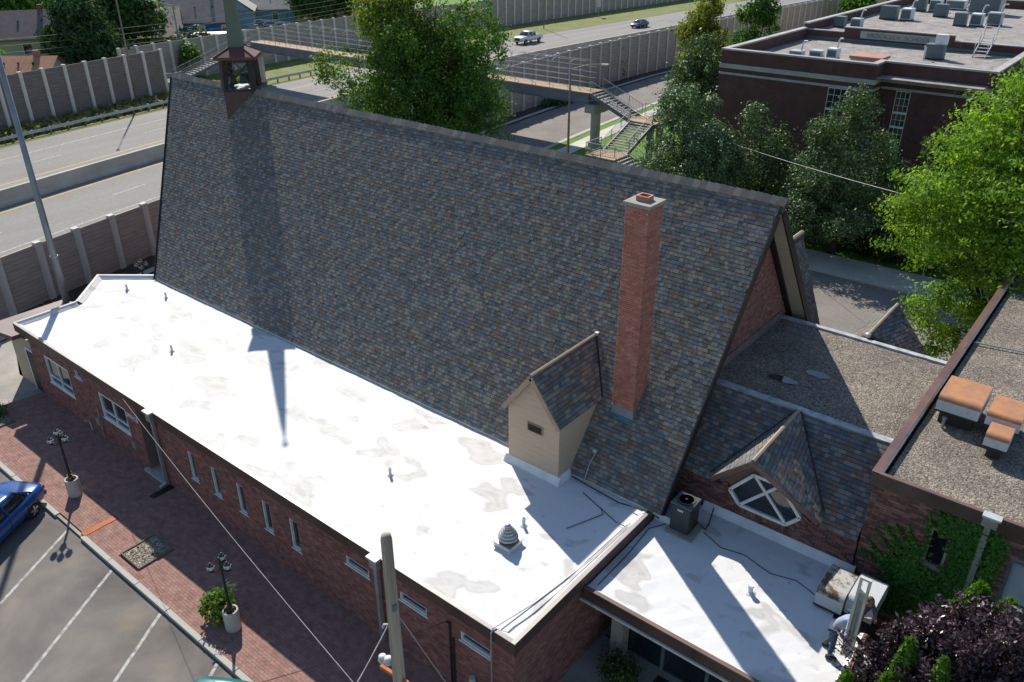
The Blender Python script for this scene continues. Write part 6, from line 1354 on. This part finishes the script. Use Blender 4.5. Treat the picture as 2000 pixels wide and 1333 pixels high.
# across the freeway
tree('pine_tree', 'dark bushy conifer behind the noise wall at upper left', -108.4, 49.6, [L(0, 0, 3.2, 4.9, 3.0), L(.2, 0, 6.0, 4.2, 2.6), L(0, .2, 8.6, 2.9, 2.0), L(-1.6, -.4, 5.0, 3.2, 2.2), L(2.4, 1.4, 4.2, 3.0, 2.0), L(-.2, 0, 10.2, 1.4, 1.1)], 'leaf_pine', 20000, .27, 1.6, .3, 41, clump=.5, per=26, flat=.7, aspect=2.4)
FT = [('broad dark shade tree in front of the grey house, left of the cobra lamp', -121, 61.5, 5.2, 12.5, 'leaf_far'), ('bright yellow green tree cut by the top left corner', -112, 37.0, 2.8, 11.5, 'leaf_locust'), ('pale green tree behind the cream house', -148, 58, 6.0, 13, 'leaf_maple'), ('dark tree behind the blue house roof', -156, 92, 5.5, 12, 'leaf_far'),
      ('dark trunked tree right of the pale roofed house', -124, 98, 3.2, 12, 'leaf_far'), ('second dark trunked tree beside the tan house', -126, 104.5, 3.4, 13, 'leaf_far'), ('dense tree at the top edge behind the grey house', -164, 78, 7.5, 13, 'leaf_far'), ('dense tree at the top edge right of the pale blue house', -166, 112, 6.5, 12, 'leaf_far'),
      ('tree behind the tan house near the maple', -150, 137, 6, 12, 'leaf_far'), ('round tree above the noise wall left of the school', -50, 166, 4.5, 8, 'leaf_maple'), ('tree behind the orange roofed garage at far left', -146, 46, 5.5, 12, 'leaf_far'), ('tall tree filling the top edge left of the shade tree', -160, 62, 7, 15, 'leaf_far'), ('far treetop at the very top left edge', -172, 48, 9, 14, 'leaf_far')]
for k, (lb, x, y, r_, h_, mt) in enumerate(FT):
    tree('shade_tree', lb, x, y, [L(0, 0, h_ * .62, r_, h_ * .32), L(r_ * .5, r_ * .3, h_ * .5, r_ * .65, h_ * .25), L(-r_ * .5, -r_ * .2, h_ * .52, r_ * .65, h_ * .26), L(0, r_ * .2, h_ * .82, r_ * .6, h_ * .2)], mt, 7000, .42, h_ * .32, .32, 60 + k, group='trees across the freeway' if mt == 'leaf_far' else None, clump=.75, per=24)
for k in range(3, 7):
    x_ = -196 - (k % 3) * 16; y_ = 40 + k * 10.5
    tree('far_tree', ('leftmost far tree in the top left corner above the cream house roof', 'far tree at the top edge behind the cream house ridge', 'far tree at the top edge above the dark conifer', 'far tree at the top edge above the broad shade tree')[k - 3], x_, y_, [L(0, 0, 8, 7.5, 5), L(2, 3, 11, 5, 4), L(-2, -2, 5, 6, 4)], 'leaf_far', 3800, .75, 4, .4, 90 + k, group='tree row behind the houses', clump=1.2, limbs=4)
shrub('wall_bush', 'pale green bush in front of the second noise wall by the far stairs', -103.0, 60.5, 0, 1.5, 1.3, 4.6, 'leaf_maple', 2200, .26, 34, 'bush', None, None, 0, .4)
shrub('vine_mass', 'dark vine mass on the noise wall behind the spire', -107.5, 64.5, 2.0, .8, 2.4, 3.4, 'leaf_dark', 2200, .26, 35, 'vine', None, None, 0, .4)
shrub('garden_bush', 'rounded pale garden bush left of the blue house porch', -116, 66.5, 0, 2.4, 2.0, 3.4, 'leaf_dark', 1800, .3, 36, 'bush', None, None, 0, .5)
shrub('garden_bush', 'rounded green garden bush beside the cobra head street light', -115.5, 70.5, 0, 2.2, 1.8, 3.0, 'leaf_maple', 1800, .3, 37, 'bush', None, None, 0, .5)
shrub('wall_vine', 'dark vine climbing the noise wall right of the footbridge', -59.7, 96.0, 0, .35, .8, 4.6, 'leaf_dark', 1300, .2, 38, 'vine', None, None, 0, .3)
shrub('wall_weeds', 'weedy shrub at the wall foot beneath the footbridge', -56.3, 78.5, 0, .8, 3.0, .8, 'leaf_dark', 1800, .2, 39, 'bush', None, None, 0, .3)
# bare twiggy tree beside the school
t = thing('bare_tree', 'leafless twiggy tree before the noise wall beside the school', 'tree', (-33.5, 100, 0)); m = MB(); R = random.Random(8); m.tube([(-33.5, 100, 0), (-33.5, 100, 2.5)], [.14, .1], 6)
for k in range(26):
    a = R.uniform(0, 6.28); l_ = R.uniform(1.2, 2.8); z_ = R.uniform(2.0, 3.6); e = (-33.5 + math.cos(a) * l_, 100 + math.sin(a) * l_, z_ + R.uniform(2.0, 4.8)); m.tube([(-33.5, 100, z_ - .6), (-33.5 + math.cos(a) * l_ * .4, 100 + math.sin(a) * l_ * .4, z_ + 1.2), e], [.06, .035, .012], 4)
m.build('branches', 'postc', t)

# ---------------------------------------------------------------- planting below the annex (right foreground)
t = thing('purple_shrub', 'large purple leaved shrub in the lower right corner', 'shrub', (-.6, 16.3, 0)); m = MB(); R = random.Random(11); P = []; N = []
r = np.random.default_rng(77)
for k in range(270):
    a = R.uniform(0, 6.28); q = R.uniform(.1, 1) ** .6; ex = -.25 + math.cos(a) * 2.05 * q; ey = 16.3 + math.sin(a) * 1.35 * q; ez = 6.75 - 1.6 * q * q - .75 * max(0, -.5 - ex) + R.uniform(-.9, .35)
    if k < 7: ex, ey, ez = -2.2 - .13 * k + R.uniform(-.1, .1), 15.6 + R.uniform(-.5, .4), 4.9 + R.uniform(-.7, .5)
    s = (-.6 + (ex + .6) * .15, 16.3 + (ey - 16.3) * .15, 2.2); md = ((s[0] + ex) / 2 + R.uniform(-.1, .1), (s[1] + ey) / 2, 2.2 + (ez - 2.2) * .62); m.tube([s, md, (ex, ey, ez)], [.03, .018, .006], 5)
    nl = 125 if k >= 7 else 20
    tt = r.uniform(.45, 1.02, nl)[:, None]; pp = np.array(md)[None] * (1 - tt) + np.array([ex, ey, ez])[None] * tt; pp = pp + r.normal(0, .085, (nl, 3)); P.append(pp); N.append(r.normal(0, 1, (nl, 3)) + [0, 0, .6])
m.tube([(-.6, 16.3, -.1), (-.6, 16.3, 2.4)], [.1, .08], 8); m.build('stems', 'bark', t); leaves('foliage', 'leaf_purple', t, np.concatenate(P), np.concatenate(N), .052, 9, 2.5, .5)
def arbor(label, x, y, h, r_, seed):
    t = thing('arborvitae', label, 'conifer', (x, y, 0), 0, 'arborvitae in the lower right planting'); MB().tube([(x, y, 0), (x, y, h * .9)], [.05, .015], 6).build('trunk', 'bark', t)
    g = np.random.default_rng(seed); n = 5200; z = g.uniform(.02, 1, n) ** .85; a = g.uniform(0, 6.283, n); rr = r_ * np.sin(np.clip((1.02 - z), 0, 1) ** .75 * 1.75).clip(.05) * g.uniform(.55, 1.08, n) * (1 + .18 * np.sin(a * 5 + z * 9))
    p = np.stack([x + rr * np.cos(a), y + rr * np.sin(a), z * h], 1); nn = np.stack([np.cos(a), np.sin(a), np.full(n, .3)], 1); leaves('foliage', 'leaf_arbor', t, p, nn, .085, seed, 2.2, .6)
arbor('bright green arborvitae tip just below the annex louvre, left one', -.42, 17.6, 6.35, .95, 1)
arbor('bright green arborvitae tip just below the annex louvre, right one', .18, 17.5, 6.3, .9, 2)
arbor('yellow green arborvitae rising through the purple shrub, nearest the workers', -1.26, 15.5, 5.8, .5, 3)
arbor('small arborvitae at the bottom edge beneath the workers', -2.25, 15.1, 4.4, .45, 4)
arbor('small arborvitae in the middle of the purple shrub', -.54, 15.3, 5.9, .45, 5)
arbor('bright arborvitae tip at the bottom edge under the purple shrub', -1.45, 14.9, 5.1, .45, 6)

# ---------------------------------------------------------------- two workers with a tall frame
def skin_mesh(name, verts, edges, radii, mat, parent, root=0, levels=2):
    me = bpy.data.meshes.new(name); me.from_pydata(verts, edges, []); o = bpy.data.objects.new(name, me); COL.objects.link(o)
    md = o.modifiers.new('s', 'SKIN'); md.use_smooth_shade = True; sv = me.skin_vertices[0].data
    for i, r_ in enumerate(radii): sv[i].radius = (r_, r_) if not isinstance(r_, tuple) else r_; sv[i].use_root = (i == root)
    sb = o.modifiers.new('u', 'SUBSURF'); sb.levels = levels; sb.render_levels = levels
    dg = bpy.context.evaluated_depsgraph_get(); nm = bpy.data.meshes.new_from_object(o.evaluated_get(dg)); nm.name = name; bpy.data.objects.remove(o); nm.materials.clear(); nm.materials.append(MT[mat]); nm.shade_smooth()
    b = bpy.data.objects.new(name, nm); COL.objects.link(b); b.parent = parent; return b
def person(label, x, y, z, face, lean, shirt, lhand, rhand, lfoot, rfoot, hair='hair', s=1.0):
    """local frame: +y is where the person faces; feet and hands given in local metres"""
    t = thing('person', label, 'person', (x, y, z), face)
    hip = Vector((0, 0, .93)); chest = hip + Vector((0, math.sin(lean) * .34, math.cos(lean) * .34)); neck = hip + Vector((0, math.sin(lean) * .56, math.cos(lean) * .56)); head = neck + Vector((0, math.sin(lean) * .20 + .03, math.cos(lean) * .19))
    sl = neck + Vector((-.19, 0, -.06)); sr = neck + Vector((.19, 0, -.06)); lh, rh = Vector(lhand), Vector(rhand); lf, rf = Vector(lfoot), Vector(rfoot)
    def mid(a, b, l1, l2, bend):
        d = (b - a); L_ = min(d.length, (l1 + l2) * .995); h = math.sqrt(max(0, ((l1 + l2) / 2) ** 2 - (L_ / 2) ** 2)); return a.lerp(b, .5) + Vector(bend).normalized() * h
    el = mid(sl, lh, .29, .27, (-.6, -.2, -.7)); er = mid(sr, rh, .29, .27, (.6, -.2, -.7)); hl = hip + Vector((-.10, 0, -.04)); hr = hip + Vector((.10, 0, -.04)); kl = mid(hl, lf, .44, .43, (0, 1, .1)); kr = mid(hr, rf, .44, .43, (0, 1, .1))
    V = [hip, chest, neck, neck.lerp(head, .45), sl, el, lh, sr, er, rh, hl, kl, lf + Vector((0, 0, .08)), hr, kr, rf + Vector((0, 0, .08))]
    E = [(0, 1), (1, 2), (2, 3), (2, 4), (4, 5), (5, 6), (2, 7), (7, 8), (8, 9), (0, 10), (10, 11), (11, 12), (0, 13), (13, 14), (14, 15)]
    Rr = [.13, .145, .075, .055, .065, .042, .028, .065, .042, .028, .085, .058, .04, .085, .058, .04]
    body = skin_mesh('body', V, E, Rr, 'skin', t)
    # head with nose, ears
    hm = MB().lathe([(.02, -.125), (.055, -.115), (.075, -.06), (.083, 0), (.084, .05), (.07, .10), (.035, .125), (.005, .13)], head, 14, 1.15); hm.obox(head + Vector((0, .10, -.01)), (.025, .035, .04)); hm.obox(head + Vector((-.086, 0, 0)), (.015, .035, .05)); hm.obox(head + Vector((.086, 0, 0)), (.015, .035, .05))
    h = hm.build('head', 'skin', t, smooth=True)
    for sx in (-.03, .03): MB().obox(head + Vector((sx, .093, .02)), (.022, .008, .012)).build('eye', 'dark', h)
    MB().obox(head + Vector((0, .092, -.06)), (.045, .008, .008)).build('mouth', 'taillight', h)
    hr_ = MB().lathe([(.088, -.03), (.094, .03), (.088, .08), (.06, .125), (.02, .145), (.004, .147)], head + Vector((0, -.02, .004)), 14, 1.1).build('hair', hair, t, smooth=True)
    skin_mesh('shirt', [hip + Vector((0, 0, .02)), chest, neck - Vector((0, 0, .03)), sl, sl.lerp(el, .95), el.lerp(lh, .6), sr, sr.lerp(er, .95), er.lerp(rh, .6)], [(0, 1), (1, 2), (2, 3), (3, 4), (4, 5), (2, 6), (6, 7), (7, 8)], [.155, .172, .09, .085, .062, .05, .085, .062, .05], shirt, t)
    skin_mesh('trousers', [hip + Vector((0, 0, .03)), hl, kl, lf + Vector((0, 0, .12)), hr, kr, rf + Vector((0, 0, .12))], [(0, 1), (1, 2), (2, 3), (0, 4), (4, 5), (5, 6)], [.148, .105, .078, .062, .105, .078, .062], 'jeans', t)
    for f_ in (lf, rf): MB().obox(f_ + Vector((0, .06, .05)), (.10, .28, .10)).build('boot', 'shoe', t, bevel=.03)
    for e_, h_, sg in ((el, lh, -1), (er, rh, 1)):
        d = (h_ - e_).normalized(); u = Vector((0, 0, 1)) if abs(d.z) < .9 else Vector((0, 1, 0)); w = d.cross(u).normalized(); n_ = w.cross(d)
        hv = [h_ - d * .03, h_ + d * .07]; he = [(0, 1)]; hrr = [.03, .036]
        for k in range(4):
            b_ = h_ + d * .09 + w * (.028 - .0187 * k); ln = (.065, .075, .07, .055)[k]; i0 = len(hv); hv += [b_, b_ + d * ln * .55 + n_ * .008, b_ + d * ln * .8 - n_ * .03]; he += [(1, i0), (i0, i0 + 1), (i0 + 1, i0 + 2)]; hrr += [.0095, .0085, .007]
        i0 = len(hv); hv += [h_ + d * .02 + w * .045 * -sg, h_ + d * .06 + w * .065 * -sg - n_ * .02]; he += [(0, i0), (i0, i0 + 1)]; hrr += [.011, .009]
        skin_mesh('hand', hv, he, hrr, 'skin', t, 0, 1)
    return t
MT['plaid'] = M_boards('plaid_shirt', (.30, .28, .38), (.10, .09, .17), 22, gap=.5)
person('worker in pale blue shirt and jeans bent forward steadying the tall frame', -3.05, 16.74, LZ + .012, -math.pi / 2 + .15, .62, 'shirtblue', (.10, .36, 1.2), (.34, .36, 1.3), (.18, .02, 0), (-.20, -.14, 0))
person('worker in plaid shirt standing behind the frame and gripping it', -2.80, 17.55, LZ + .012, -math.pi / 2 - .55, .42, 'plaid', (-.06, .55, 1.2), (.24, .55, 1.35), (-.14, .05, 0), (.14, -.1, 0), 'hair')
FX, FY = -2.60, 16.45
t = thing('timber_frame', 'tall narrow aged white frame held upright by the two workers', 'frame', (FX, FY, 3.4))
for dx in (-.10, .10): MB().box(FX + dx - .03, FX + dx + .03, FY - .05, FY + .05, 3.5, 6.08).build('stile', 'offwhite', t)
for z_ in (3.52, 5.62, 6.02): MB().box(FX - .07, FX + .07, FY - .045, FY + .045, z_, z_ + .06).build('crosspiece', 'offwhite', t)
MB().box(FX - .07, FX + .07, FY - .01, FY + .01, 3.6, 5.62).build('panel', 'stone', t); MB().bar((FX, FY - .06, 3.8), (FX, FY - .06, 5.4), .03, .02).build('latch_rod', 'polegrey', t)
import OpenImageIO as oiio, sys, numpy as np
b=oiio.ImageBuf('/workdir/render_main.png'); a=b.get_pixels(oiio.UINT8)[:,:,:3]
def m(n,x,y,r=6):
    X,Y=int(x*.512),int(y*.512); print(n,a[Y-r:Y+r,X-r:X+r].reshape(-1,3).mean(0).round())
for n,x,y in (('roof lit',800,450),('roof lit R',1000,560),('roof shad',510,450),('white L',250,680),('white mid',600,850),('white R',900,1000),('white shade',1160,1010),('white steeple shade',525,690),('brick front',420,900),('brick near',900,1260),('paver shade',300,900),('paver lit',330,1060),('asphalt lit',150,1180),('freeway',150,350),('street',1700,610),('gravel lit',1650,720),('gravel sh',1480,700),('annex gravel',1900,950),('tan front',1040,830),('chim L',1235,600),('chim R',1275,600),('school wall',1500,220),('school roof',1750,170),('maple',800,130),('locust',1880,400),('grey tree',1390,300),('barrier',150,330),('near wall',100,500),('lower white sh',1500,1080),('lower white lit',1300,1150)): m(n,x,y)
